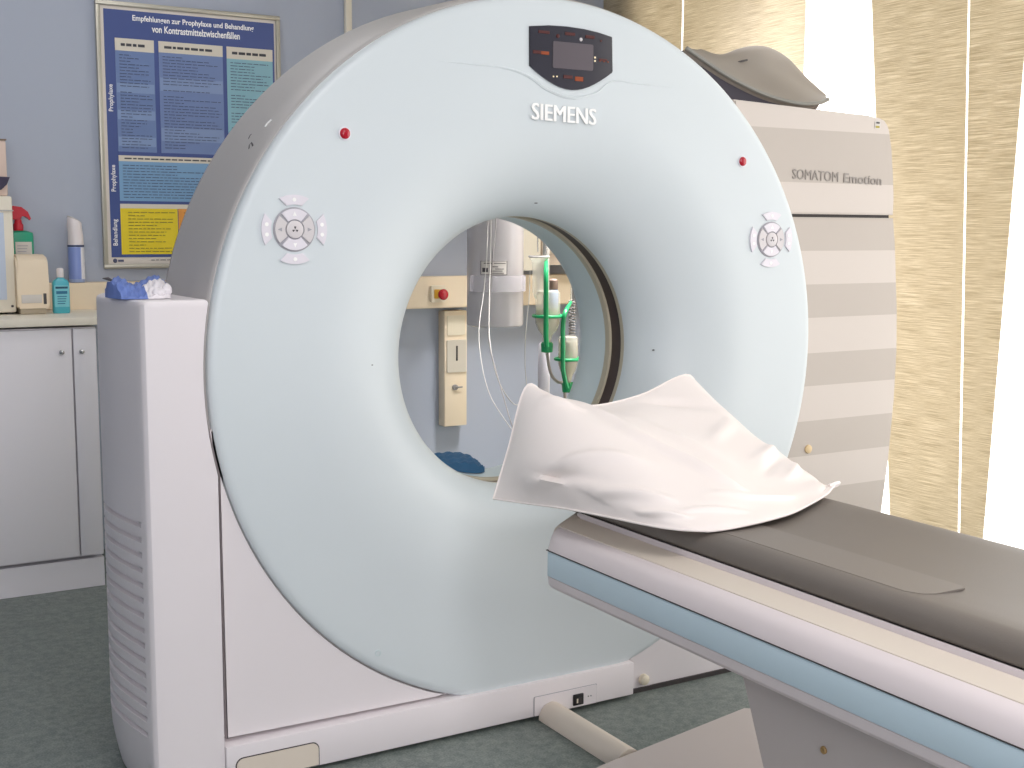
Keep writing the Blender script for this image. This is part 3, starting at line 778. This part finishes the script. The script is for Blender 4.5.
def prect(name, u0, u1, v0, v1, m, d=.0135, par=PO):
    b = BM(); box(b, px_(u0), px_(u1), WY-d, WY-.0115, pz(v1), pz(v0)); return obj(name, b, m, par)
prect('blue_ground', .042, .966, .030, .957, c_navy)
def lines(par, u0, u1, v0, v1, dv, seed, m=c_ink, d=.0158, gap=.12):
    rnd = random.Random(seed); b = BM(); v = v0
    while v < v1:
        if rnd.random() > gap:
            u = u0; end = u0+(u1-u0)*rnd.choice((.35, .6, .8, .9, .95, 1))
            while u < end:
                w = rnd.uniform(.012, .04); e = min(end, u+w)
                box(b, px_(u), px_(e), WY-d, WY-.014, pz(v+.0028), pz(v)); u = e+.006
        v += dv
    return obj('text_lines', b, m, par)
def tpanel(u0, u1, v0, v1, hv, m, seed, indent=.02, dv=.0115, ink=c_ink):
    k = prect('text_panel', u0, u1, v0, v1, m, .0145)
    if hv: 
        prect('panel_heading', u0, u1, v0, v0+hv, c_cream, .0152, k)
        b = BM(); u = u0+.03; rnd = random.Random(seed+50)
        while u < u0+(u1-u0)*.75:
            w = rnd.uniform(.015, .04); box(b, px_(u), px_(u+w), WY-.0160, WY-.0148, pz(v0+hv*.62), pz(v0+hv*.40)); u += w+.007
        obj('heading_text', b, mat('heading_ink', '#3d3d44', .5), k)
    lines(k, u0+indent, u1-.015, v0+hv+.014, v1-.012, dv, seed, ink, gap=0 if seed in (5, 6) else .12)
    return k
c_p1, c_p2, c_p3, c_p4, c_y, c_o = pc('#6d83b0'), pc('#7387b4'), pc('#8ab8c6'), pc('#7ea6cb'), pc('#e8d030'), pc('#e39a4a')
tpanel(.095, .298, .134, .556, .046, c_p1, 1)
tpanel(.322, .671, .134, .556, .042, c_p2, 2)
tpanel(.693, .955, .134, .556, .046, c_p3, 3)
tpanel(.095, .955, .570, .742, .022, c_p4, 4, dv=.011)
prect('panel_heading', .095, .955, .753, .770, c_cream, .0145)
tpanel(.095, .40, .770, .946, 0, c_y, 5, .04, .0125, pc('#8f8334'))
tpanel(.404, .955, .770, .946, 0, c_o, 6, .03, .0125, pc('#8f5a34'))
# lighter/darker rows inside the two blue columns
for v in (.30, .40, .50): prect('pale_row', .099, .294, v, v+.035, pc('#8298bf'), .0147)
for v in (.27, .46): prect('pale_row', .326, .667, v, v+.05, pc('#8498bf'), .0147)
b = BM(); text_into(b, 'Empfehlungen zur Prophylaxe und Behandlung', V(px_(.19), WY-.0137, pz(.072)), (1, 0, 0), (0, 0, 1), width=.66*(PX1-PX0), height=.026, bold=.02, depth=.001)
text_into(b, 'von Kontrastmittelzwischenfällen', V(px_(.29), WY-.0137, pz(.104)), (1, 0, 0), (0, 0, 1), width=.48*(PX1-PX0), height=.026, bold=.02, depth=.001)
obj('poster_title', b, m_letter, PO)
for body, vc in (('Prophylaxe', .355), ('Prophylaxe', .655), ('Behandlung', .86)):
    b = BM(); text_into(b, body, V(px_(.083), WY-.0137, pz(vc+.052)), (0, 0, 1), (-1, 0, 0), width=.1*(PZ1-PZ0), height=.021, bold=.01, depth=.001)
    obj('side_caption', b, m_letter, PO)
lines(PO, .25, .8, .967, .972, .011, 9, mat('poster_ink', '#5b5a60', .5), .0140, 0)
b = BM(); lathe(b, [(.008, -.0125), (.006, -.0145)], (px_(.06), WY, pz(.970)), 'y', 14, cap1=True); box(b, px_(.075), px_(.105), WY-.0140, WY-.0115, pz(.974), pz(.966)); obj('publisher_mark', b, mat('poster_ink2', '#4d5270', .5), PO)

# items on the worktop / trunking
WT = .9122
# teal disinfectant bottle
c = (-.762, 1.93)
B_ = thing('disinfectant_bottle', (c[0], c[1], WT), 'small teal plastic bottle with a white cap in front of the trunking on the worktop', 'bottle')
m_teal = mat('teal_plastic', '#4fb0c0', .3)
def rbox_ring(cx, cy, w, d, r, z, n=5):
    return [V(cx+q[0], cy+q[1], z) for q in rrect(-w/2, w/2, -d/2, d/2, r, n)]
b = BM(); rings = [rbox_ring(c[0], c[1], .056*s, .034*s, .012*s, WT+z) for z, s in ((0, .92), (.004, 1), (.09, 1), (.104, .97), (.112, .8), (.118, .45), (.122, .36))]
loft(b, rings); obj('bottle_body', b, m_teal, B_)
b = BM(); lathe(b, [(.0105, .122), (.0115, .124), (.0115, .148), (.010, .152), (.004, .154)], (c[0], c[1], WT), 'z', 24, cap0=True, cap1=True); obj('cap', b, m_white, B_)
b = BM(); box(b, c[0]-.024, c[0]+.024, c[1]-.0178, c[1]-.0165, WT+.022, WT+.095); box(b, c[0]-.020, c[0]+.020, c[1]-.0184, c[1]-.017, WT+.084, WT+.091, 1); box(b, c[0]-.018, c[0]+.018, c[1]-.0184, c[1]-.017, WT+.066, WT+.076, 2)
for k in range(4): box(b, c[0]-.015, c[0]+.010+.002*k, c[1]-.0184, c[1]-.017, WT+.032+.008*k, WT+.035+.008*k, 2)
obj('bottle_label', b, [mat('teal_label', '#79c4d0', .4), mat('label_dark', '#1f4f66', .5), mat('label_blue', '#2c6f90', .5)], B_)
# paper towel dispenser
DS = thing('towel_dispenser', (-.872, 2.0, WT), 'beige rounded paper dispenser box standing on the worktop next to the teal bottle', 'dispenser')
b = BM(); x0, x1, y0, y1 = -.906, -.804, 1.90, 2.085
prof_ = [(y1, WT+.02), (y1, WT+.198), (y0+.06, WT+.200), (y0+.03, WT+.195), (y0+.010, WT+.182), (y0+.002, WT+.16), (y0, WT+.09), (y0, WT+.02)]
prism(b, prof_, 'x', x0, x1, bev=.006); obj('cover', b, m_trunk, DS)
b = BM(); box(b, x0+.01, x1-.01, y0+.012, y1-.01, WT, WT+.022, bev=.003); obj('tray', b, mat('grey_beige', '#b9ad98', .5), DS)
b = BM(); box(b, x0+.012, x1-.025, y0-.002, y0+.004, WT+.038, WT+.066, bev=.001); obj('paper_slot', b, m_label, DS)
b = BM(); box(b, x1-.020, x1-.010, y0-.002, y0+.004, WT+.034, WT+.070, bev=.001); obj('lock', b, m_ink, DS)
# green spray bottle with red trigger, on the trunking
c = (-.846, 2.15); Zt = 1.0068
S_ = thing('spray_bottle', (c[0], c[1], Zt), 'green spray bottle with a red trigger head standing behind the beige dispenser', 'spray bottle')
b = BM(); loft(b, [rbox_ring(c[0], c[1], .078*s, .05*s, .014*s, Zt+z) for z, s in ((0, .94), (.004, 1), (.165, 1), (.177, .96), (.182, .6), (.184, .40))]); obj('bottle_body', b, mat('green_bottle', '#1f9a78', .35), S_)
b = BM(); box(b, c[0]-.024, c[0]+.030, c[1]-.0262, c[1]-.0245, Zt+.05, Zt+.145); obj('bottle_label', b, m_label, S_)
b = BM()
for k in range(8): box(b, c[0]-.018, c[0]+.008+.003*(k % 4), c[1]-.0266, c[1]-.025, Zt+.06+.010*k, Zt+.063+.010*k)
obj('label_text', b, m_symbol, S_)
b = BM()
lathe(b, [(.016, .184), (.017, .188), (.017, .205), (.013, .210), (.011, .222)], (c[0]-.008, c[1], Zt), 'z', 24, cap0=True, cap1=True)
head = [(-.030, .222), (-.034, .250), (-.030, .264), (-.018, .270), (.010, .266), (.030, .250), (.040, .226), (.036, .220), (.022, .236), (.008, .238), (.006, .222)]
prism(b, [(c[0]-.006+x, Zt+z) for x, z in head], 'y', c[1]-.012, c[1]+.012, bev=.003); obj('trigger_head', b, mat('red_plastic', '#c21f33', .35), S_)
# white and blue spray can on the trunking
c = (-.662, 2.15)
S2 = thing('spray_can', (c[0], c[1], Zt), 'slim white and blue spray can with a slanted white cap standing on the wall trunking', 'spray can')
b = BM(); lathe(b, [(.026, 0), (.028, .003), (.028, .128), (.026, .134)], (c[0], c[1], Zt), 'z', 32, cap0=True, cap1=True); obj('can_body', b, mat('pale_blue_can', '#9fb2dc', .3), S2)
b = BM(); lathe(b, [(.0284, .012), (.0284, .125)], (c[0], c[1], Zt), 'z', 32); 
for f in b.faces:
    if f.calc_center_median().x > c[0]+.012: f.material_index = 1
obj('can_print', b, [mat('can_blue', '#8397d4', .3), mat('can_white', '#dedfe8', .3)], S2)
b = BM(); lathe(b, [(.0286, .127), (.0286, .133)], (c[0], c[1], Zt), 'z', 32); obj('can_band', b, mat('navy_band', '#26335e', .4), S2)
b = BM(); n = 28
rr = []
for z, s, tilt in ((.134, .0275, 0), (.17, .0262, 0), (.20, .025, .006), (.221, .024, .010), (.224, .022, .010)):
    rr.append([V(c[0]-.002*(z > .18)+s*math.cos(2*PI*k/n), c[1]+s*math.sin(2*PI*k/n), Zt+z-tilt*math.cos(2*PI*k/n)) for k in range(n)])
loft(b, rr); obj('cap', b, m_white, S2)
b = BM(); rr = [[V(c[0]-.004+s*math.cos(2*PI*k/n), c[1]+s*math.sin(2*PI*k/n), Zt+z-.010*math.cos(2*PI*k/n)) for k in range(n)] for z, s in ((.2245, .0225), (.2285, .0205))]
loft(b, rr); obj('nozzle', b, m_rim, S2)
# cream device at the picture's edge and the container on it
c0 = at(12, 196, y=1.93)
DV = thing('cream_instrument', (c0.x-.17, 2.0, WT), 'tall cream instrument housing with a pale blue panel, beside the towel dispenser', 'instrument')
b = BM(); box(b, c0.x-.35, c0.x, 1.93, 2.08, WT+.006, c0.z, bev=.008); obj('housing', b, m_top, DV)
b = BM(); box(b, c0.x-.33, c0.x-.030, 1.924, 1.932, WT+.05, c0.z-.055, bev=.002); obj('front_panel', b, mat('pale_blue_panel', '#c3cfe2', .3), DV)
b = BM(); box(b, c0.x-.352, c0.x+.002, 1.927, 2.082, c0.z-.050, c0.z-.046); obj('lid_seam', b, m_rim, DV)
for x in (c0.x-.33, c0.x-.03):
    b = BM(); box(b, x, x+.02, 1.94, 2.06, WT, WT+.008); obj('foot', b, m_dark, DV)

b = BM(); lathe(b, [(.004, 1.931), (.004, 1.926)], (c0.x-.014, 0, WT+.028), 'y', 12, cap1=True); obj('indicator', b, m_ink, DV)
p0 = at(5.5, 139, y=1.98)
UC = thing('storage_canister', (p0.x-.08, 2.02, c0.z), 'beige-pink canister with a dark latch standing on top of the cream instrument', 'canister')
b = BM(); box(b, p0.x-.16, p0.x, 1.975, 2.07, c0.z+.001, p0.z-.004, bev=.006); obj('canister_body', b, mat('pinkish_beige', '#d8c2b6', .5), UC)
b = BM(); box(b, p0.x-.162, p0.x+.002, 1.973, 2.072, p0.z-.005, p0.z, bev=.001); obj('lid', b, mat('brown_lid', '#7a6a5c', .5), UC)
zq = at(5, 183, y=1.96).z
b = BM(); prism(b, [(p0.x-.05, zq+.022), (p0.x+.006, zq+.020), (p0.x-.004, zq-.004), (p0.x-.022, zq-.022), (p0.x-.05, zq-.03)], 'y', 1.962, 1.977, bev=.002); obj('latch', b, mat('dark_violet', '#2f2645', .5), UC)

# ================================================================== THROUGH THE BORE
# grey ceiling column
cx, cy, cr = .770, 1.62, .108
zb = at(495, 327, y=1.56).z
CL = thing('ceiling_column', (cx, cy, zb), 'thick grey cylindrical supply column hanging from the ceiling behind the bore', 'ceiling column')
b = BM(); lathe(b, [(.02, 0), (.1, 0), (.106, .003), (cr, .008), (cr, CZ-zb-.002)], (cx, cy, zb), 'z', 64, cap0=True, cap1=True); obj('column_tube', b, m_cyl, CL)
dirv = Vector((CAM.x-cx, CAM.y-cy, 0)).normalized(); ang = math.atan2(dirv.y, dirv.x)
def curved(bm, r, a0, a1, z0, z1, th=.002, n=20, mi=0):
    top = [[V(cx+(r+th)*math.cos(a0+(a1-a0)*i/n), cy+(r+th)*math.sin(a0+(a1-a0)*i/n), z) for z in (z0, z1)] for i in range(n+1)]
    bot = [[V(cx+r*math.cos(a0+(a1-a0)*i/n), cy+r*math.sin(a0+(a1-a0)*i/n), z) for z in (z0, z1)] for i in range(n+1)]
    shell(bm, top, bot, mi)
zl0, zl1 = at(495, 275, y=1.52).z, at(495, 261, y=1.52).z
b = BM(); curved(b, cr-.0003, ang-.52, ang+.42, zl0, zl1, .002); lab = obj('label', b, m_label, CL)
b = BM()
for k, (a, c2, zz, hh) in enumerate(((-.4, -.1, .8, .06), (-.05, .36, .8, .05), (-.45, -.25, .2, .3), (-.1, .1, .55, .06), (.0, .3, .4, .05), (-.15, .25, .25, .05), (-.1, .3, .1, .05))):
    zc_ = zl0+(zl1-zl0)*zz; curved(b, cr+.0015, ang+a, ang+c2, zc_, zc_+(zl1-zl0)*hh, .001, 8)
for a, c2, q0, q1 in ((-.52, .42, .0, .03), (-.52, .42, .97, 1.0), (-.52, -.50, 0, 1), (.40, .42, 0, 1), (-.2, -.19, 0, .7)): curved(b, cr+.0015, ang+a, ang+c2, zl0+(zl1-zl0)*q0, zl0+(zl1-zl0)*q1, .001, 10)
obj('label_print', b, m_ink, lab)
zb0, zb1 = at(495, 292, y=1.52).z, at(495, 276, y=1.52).z
b = BM(); curved(b, cr+.012, ang-.9, ang+1.25, zb0, zb1, .003, 30); 
obj('clear_band', b, m_film, CL)
b = BM(); curved(b, cr-.001, ang-.9, ang-.86, zb0, zb1, .014, 3); curved(b, cr-.001, ang+1.21, ang+1.25, zb0, zb1, .014, 3); obj('band_clip', b, m_silver, CL)

# hanging leads
def lead(pix, r, m, label):
    b = BM(); tube(b, spline([at(u, v, y=y) for u, v, y in pix], 60), r, 6)
    return obj('hanging_cable', b, m, None, label=label, category='cable', group='cables hanging behind the bore')
lead([(488, 120, 1.47), (488, 217, 1.47), (487, 250, 1.45), (484, 290, 1.45), (479, 330, 1.3), (482, 365, 1.1), (490, 395, .9), (505, 420, .7), (520, 440, .55), (548, 478, .42)], .0014, m_wirew, 'thin white cable in front of the grey column, sagging furthest left towards the pillow')
lead([(496, 120, 1.47), (496, 217, 1.47), (493, 255, 1.45), (490, 300, 1.45), (489, 340, 1.3), (496, 370, 1.1), (503, 395, .9), (512, 425, .7), (524, 450, .55), (548, 478, .42)], .0017, m_wire, 'thin dark grey cable in front of the grey column, running down to the pillow')
lead([(491, 120, 1.46), (491, 217, 1.46), (490, 270, 1.45), (489, 320, 1.35), (491, 350, 1.25), (499, 382, 1.2), (514, 404, 1.2), (525, 401, 1.25), (536, 398, 1.3)], .0018, m_wirew, 'thin white cable looping from the grey column across to the infusion stand')
lead([(530, 270, 1.38), (529, 300, 1.38), (526, 330, 1.37), (525, 360, 1.36), (527, 390, 1.34), (530, 430, 1.3), (536, 470, 1.3)], .0016, m_wirew, 'thin pale drip line hanging straight down beside the infusion bottles')

# infusion stand
SY = 1.36
base = at(545, 380, y=SY)
IS = thing('infusion_stand', (base.x, SY, 0), 'infusion stand with a pale steel pole and hooks behind the bore, holding bottles', 'infusion stand')
b = BM(); lathe(b, [(.0125, .07), (.0125, 1.32), (.006, 1.325)], (base.x, SY, 0), 'z', 20, cap0=True, cap1=True); obj('pole', b, m_wirew, IS)
b = BM(); lathe(b, [(.021, .6), (.022, .605), (.022, .78), (.015, .79)], (base.x-.005, SY, 0), 'z', 20, cap0=True, cap1=True); obj('pole_sleeve', b, m_silver, IS)
for k in range(5):
    a = 2*PI*k/5+.3
    b = BM(); tube(b, [V(base.x, SY, .09), V(base.x+.12*math.cos(a), SY+.12*math.sin(a), .075), V(base.x+.26*math.cos(a), SY+.26*math.sin(a), .05), V(base.x+.26*math.cos(a), SY+.26*math.sin(a), .03)], .012, 8); lg = obj('leg', b, m_wirew, IS)
    b = BM(); r = bmesh.ops.create_uvsphere(b, u_segments=14, v_segments=10, radius=.025, matrix=Matrix.Translation((base.x+.26*math.cos(a), SY+.26*math.sin(a), .0255))); obj('castor', b, m_ink, lg)
hooks = []
for (u, v) in ((546, 257), (571, 301), (538, 252)):
    p = at(u, v, y=SY-.06)
    b = BM(); tube(b, spline([V(base.x, SY, 1.27), V(base.x+(p.x-base.x)*.5, SY-.03, 1.28), V(p.x, SY-.06, max(p.z+.06, 1.2)), V(p.x, SY-.06, p.z)], 24), .0025, 6); obj('hook', b, m_chrome, IS)
def holder(uv_top, uv_ring, ringr, uv_cap, body_top_v, label, blabel, liquid, spx):
    yb = SY-.085
    c = at(uv_ring[0], uv_ring[1], y=yb); t = at(*uv_top, y=SY-.06); cap = at(*uv_cap, y=yb); ztop = at(uv_ring[0], body_top_v, y=yb).z
    fr = yb-ringr-.003
    H = thing('bottle_holder', (c.x, yb, cap.z-.02), label, 'bottle holder')
    b = BM(); tube(b, spline([t]+[at(u, v, y=fr) for u, v in spx], 30), .0085, 8, rads=[.005+.004*min(1, k/6) for k in range(30)]); obj('strap', b, m_green, H)
    b = BM(); tube(b, [V(c.x+ringr*math.cos(2*PI*k/36), yb+ringr*math.sin(2*PI*k/36), c.z) for k in range(36)], .006, 8, closed=True); obj('ring', b, m_green, H)
    b = BM(); lathe(b, [(.012, -.02), (.021, -.018), (.0225, .012), (.018, .018)], (cap.x, yb, cap.z), 'z', 24, cap0=True, cap1=True); obj('bottom_cup', b, m_green, H)
    Bt = thing('infusion_bottle', (c.x, yb, cap.z), blabel, 'infusion bottle')
    b = BM(); h = ztop-cap.z; R = ringr-.008
    prof = [(.0135, .016), (.0145, .03), (.018, .042), (R*.8, .062), (R, .088), (R, h-.016), (R*.93, h-.004), (R*.7, h), (.003, h-.001)]
    lathe(b, prof, (cap.x*.5+c.x*.5, yb, cap.z), 'z', 36, cap0=True, cap1=True); obj('glass', b, m_clear, Bt)
    b = BM(); rl = R-.003
    lathe(b, [(.011, .02), (.016, .044), (rl*.78, .064), (rl, .09), (rl, .09+(h-.09)*liquid), (.003, .09+(h-.09)*liquid)], (cap.x*.5+c.x*.5, yb, cap.z), 'z', 32, cap0=True, cap1=True); obj('liquid', b, mat('saline', '#eee6d0', .1, trans=.6), Bt)
    return H, c, cap, yb
h1 = holder((546, 258), (548, 316), .053, (547, 347), 290, 'upper green plastic bottle holder with a ring, hanging from the infusion stand', 'larger clear infusion bottle hanging neck down in the upper green holder', .45, [(546, 275), (546, 316), (546, 335), (546.5, 347)])
h2 = holder((571, 302), (567.5, 359), .045, (568, 387), 336, 'lower green plastic bottle holder with a ring, beside the coiled tube', 'smaller infusion bottle hanging neck down in the lower green holder', .8, [(565.5, 312), (563, 325), (563, 345), (563, 368), (565, 380), (567, 388)])
# open glass vessel
p = at(539, 256, y=SY-.06); q = at(539, 300, y=SY-.06)
GV = thing('drip_vessel', (p.x, p.y, q.z), 'clear glass vessel with a flared rim hanging above and beside the upper infusion bottle', 'glass vessel')
b = BM(); h = p.z-q.z; lathe(b, [(.006, 0), (.016, .008), (.023, .03), (.024, h-.03), (.026, h-.02), (.036, h-.006), (.037, h), (.034, h), (.022, h-.024), (.020, h-.04)], (p.x, p.y, q.z), 'z', 32, cap0=True); obj('glass_wall', b, m_clear, GV)
b = BM(); lathe(b, [(.0365, h-.006), (.0385, h-.002), (.0365, h+.002)], (p.x, p.y, q.z), 'z', 32); obj('rim', b, m_rim, GV)
b = BM(); lathe(b, [(.004, .02), (.004, h-.03), (.010, h-.02)], (p.x, p.y, q.z), 'z', 14, cap0=True, cap1=True); obj('inner_tube', b, m_silver, GV)
# coiled tube
pts = []
a = at(572, 300, y=SY-.0); c = at(572, 341, y=SY)
for k in range(15*14):
    t = k/(15*14); q = a.lerp(c, t); pts.append(q+V(.011*math.cos(2*PI*15*t), .011*math.sin(2*PI*15*t), 0))
b = BM(); tube(b, pts, .0026, 6); obj('coiled_tube', b, m_wire, None, label='coiled grey tube hanging behind the lower infusion bottle', category='tube')
# curved grey tubing from the bottles
b = BM(); tube(b, spline([at(547, 353, y=SY-.08), at(549, 366, y=SY-.07), at(552, 376, y=SY-.06), at(558, 382, y=SY-.05), at(563, 384, y=SY-.04), at(565, 400, y=SY-.03), at(563, 440, y=SY-.03)], 40), .006, 8); obj('drain_tube', b, mat('grey_tube', '#a39a92', .4), None, label='curved grey tube below the upper infusion bottle bending towards the lower holder', category='tube')
b = BM(); pcap = at(553, 291, y=SY+.05); lathe(b, [(.018, -.07), (.020, -.06), (.020, .0), (.016, .006)], (pcap.x, SY+.05, pcap.z), 'z', 20, cap0=True, cap1=True); lathe(b, [(.017, .006), (.019, .010), (.019, .040), (.012, .046)], (pcap.x, SY+.05, pcap.z), 'z', 20, mi=1, cap0=True, cap1=True)
PB = obj('pump_bottle', b, [mat('pump_blue', '#5e86b8', .4), mat('brown_cap', '#8a7468', .5)], None, label='small blue pot with a brown cap behind the green infusion strap', category='pot')
# high cabinets right of the column on the back wall
xa, xb_ = at(521, 240, y=2.0).x, at(541, 240, y=2.0).x
b = BM(); box(b, xa-.03, xb_, 2.0, WY-.001, 1.03, 2.3, bev=.004)
obj('service_duct', b, m_top, None, label='upright cream service duct on the back wall just right of the grey column', category='duct')
xa, xc = at(542, 240, y=2.05).x, 1.60
WC = thing('wall_cupboard', ((xa+xc)/2, 2.12, 1.02), 'pinkish beige wall cupboard in the corner behind the infusion bottles', 'wall cupboard')
b = BM(); box(b, xa, xc, 2.05, WY-.001, 1.05, 1.75, bev=.003); obj('cupboard_body', b, mat('pink_beige', '#d8c8b8', .5), WC)
b = BM(); box(b, xa+.004, xc-.004, 2.04, 2.05, 1.095, 1.74, bev=.002); obj('door', b, mat('grey_beige_door', '#c4b7a8', .5), WC)

# blue cloth lying in the bore
rows_ = [[(-.175, .40, .622), (-.13, .41, .607), (-.085, .42, .600), (-.035, .43, .598), (.005, .43, .590), (.03, .42, .575)],
         [(-.172, .35, .628), (-.13, .36, .612), (-.085, .365, .607), (-.035, .37, .604), (.005, .375, .594), (.03, .37, .574)],
         [(-.165, .30, .620), (-.13, .30, .602), (-.085, .30, .594), (-.04, .305, .590), (.0, .31, .580), (.02, .32, .570)]]
g = patch(rows_, 20, 36)
for i in range(20):
    for j in range(36): g[i][j] = g[i][j]+V(0, 0, .004*math.sin(1.1*i+.8*j)*math.sin(.5*j-.7*i+1))
for q in g:
    for p in q: p.x -= .026; p.z += .006
def liner_z(x): return ZC-math.sqrt(.3375**2-x*x)
gb = [[V(p.x, p.y, min(p.z-.002, liner_z(p.x)+.0015)) for p in r] for r in g]
g = [[V(p.x, p.y, max(p.z, liner_z(p.x)+.004)) for p in r] for r in g]
b = BM(); shell(b, g, gb); obj('crumpled_cloth', b, m_bluecloth, None, label='crumpled dark blue cloth lying at the bottom of the scanner bore', category='cloth')

# ================================================================== LIGHT
W = bpy.data.worlds.new('sky'); bpy.context.scene.world = W; W.use_nodes = True
bg = W.node_tree.nodes['Background']; bg.inputs['Color'].default_value = (1, .97, .92, 1); bg.inputs['Strength'].default_value = 2.8
def area(name, loc, rot, sx, sy, power, col):
    l = bpy.data.lights.new(name, 'AREA'); l.shape = 'RECTANGLE'; l.size = sx; l.size_y = sy; l.energy = power; l.color = col
    o = bpy.data.objects.new(name, l); o.location = loc; o.rotation_euler = rot; COL.objects.link(o); return o
pt = area('window_portal', (WX+.13, (WY0+WY1)/2, (WZ0+WZ1)/2), (0, PI/2, 0), WZ1-WZ0, WY1-WY0, 1, (1, 1, 1))
pt.data.cycles.is_portal = True
area('ceiling_light', (-.6, -2.2, CZ-.02), (0, 0, 0), .6, 1.6, 26, (1, .975, .985))
dl = area('bore_wall_fill', (1.15, 1.05, CZ-.02), (0, 0, 0), .5, .5, 26, (1, .98, .98)); dl.data.spread = 1.3  # extra lamp added to brighten the low back wall behind the bore
area('ceiling_light', (-.9, 1.2, CZ-.02), (0, 0, 0), 1.2, .3, 6, (1, .98, .99))
area('front_wall_fill', (-2.0, FY+.03, 1.5), (PI/2, 0, 0), 2.4, 1.6, 62, (1, .975, .97))  # unseen fill added on the front wall to lift the room-side faces
S = bpy.context.scene
S.view_settings.view_transform = 'Standard'; S.view_settings.look = 'None'; S.view_settings.gamma = 1; S.view_settings.exposure = .2
S.view_settings.use_curve_mapping = False
S.cycles.max_bounces = 10; S.cycles.diffuse_bounces = 5; S.cycles.transparent_max_bounces = 16; S.cycles.use_denoising = True
S.cycles.caustics_reflective = False; S.cycles.caustics_refractive = False; S.cycles.sample_clamp_indirect = 6
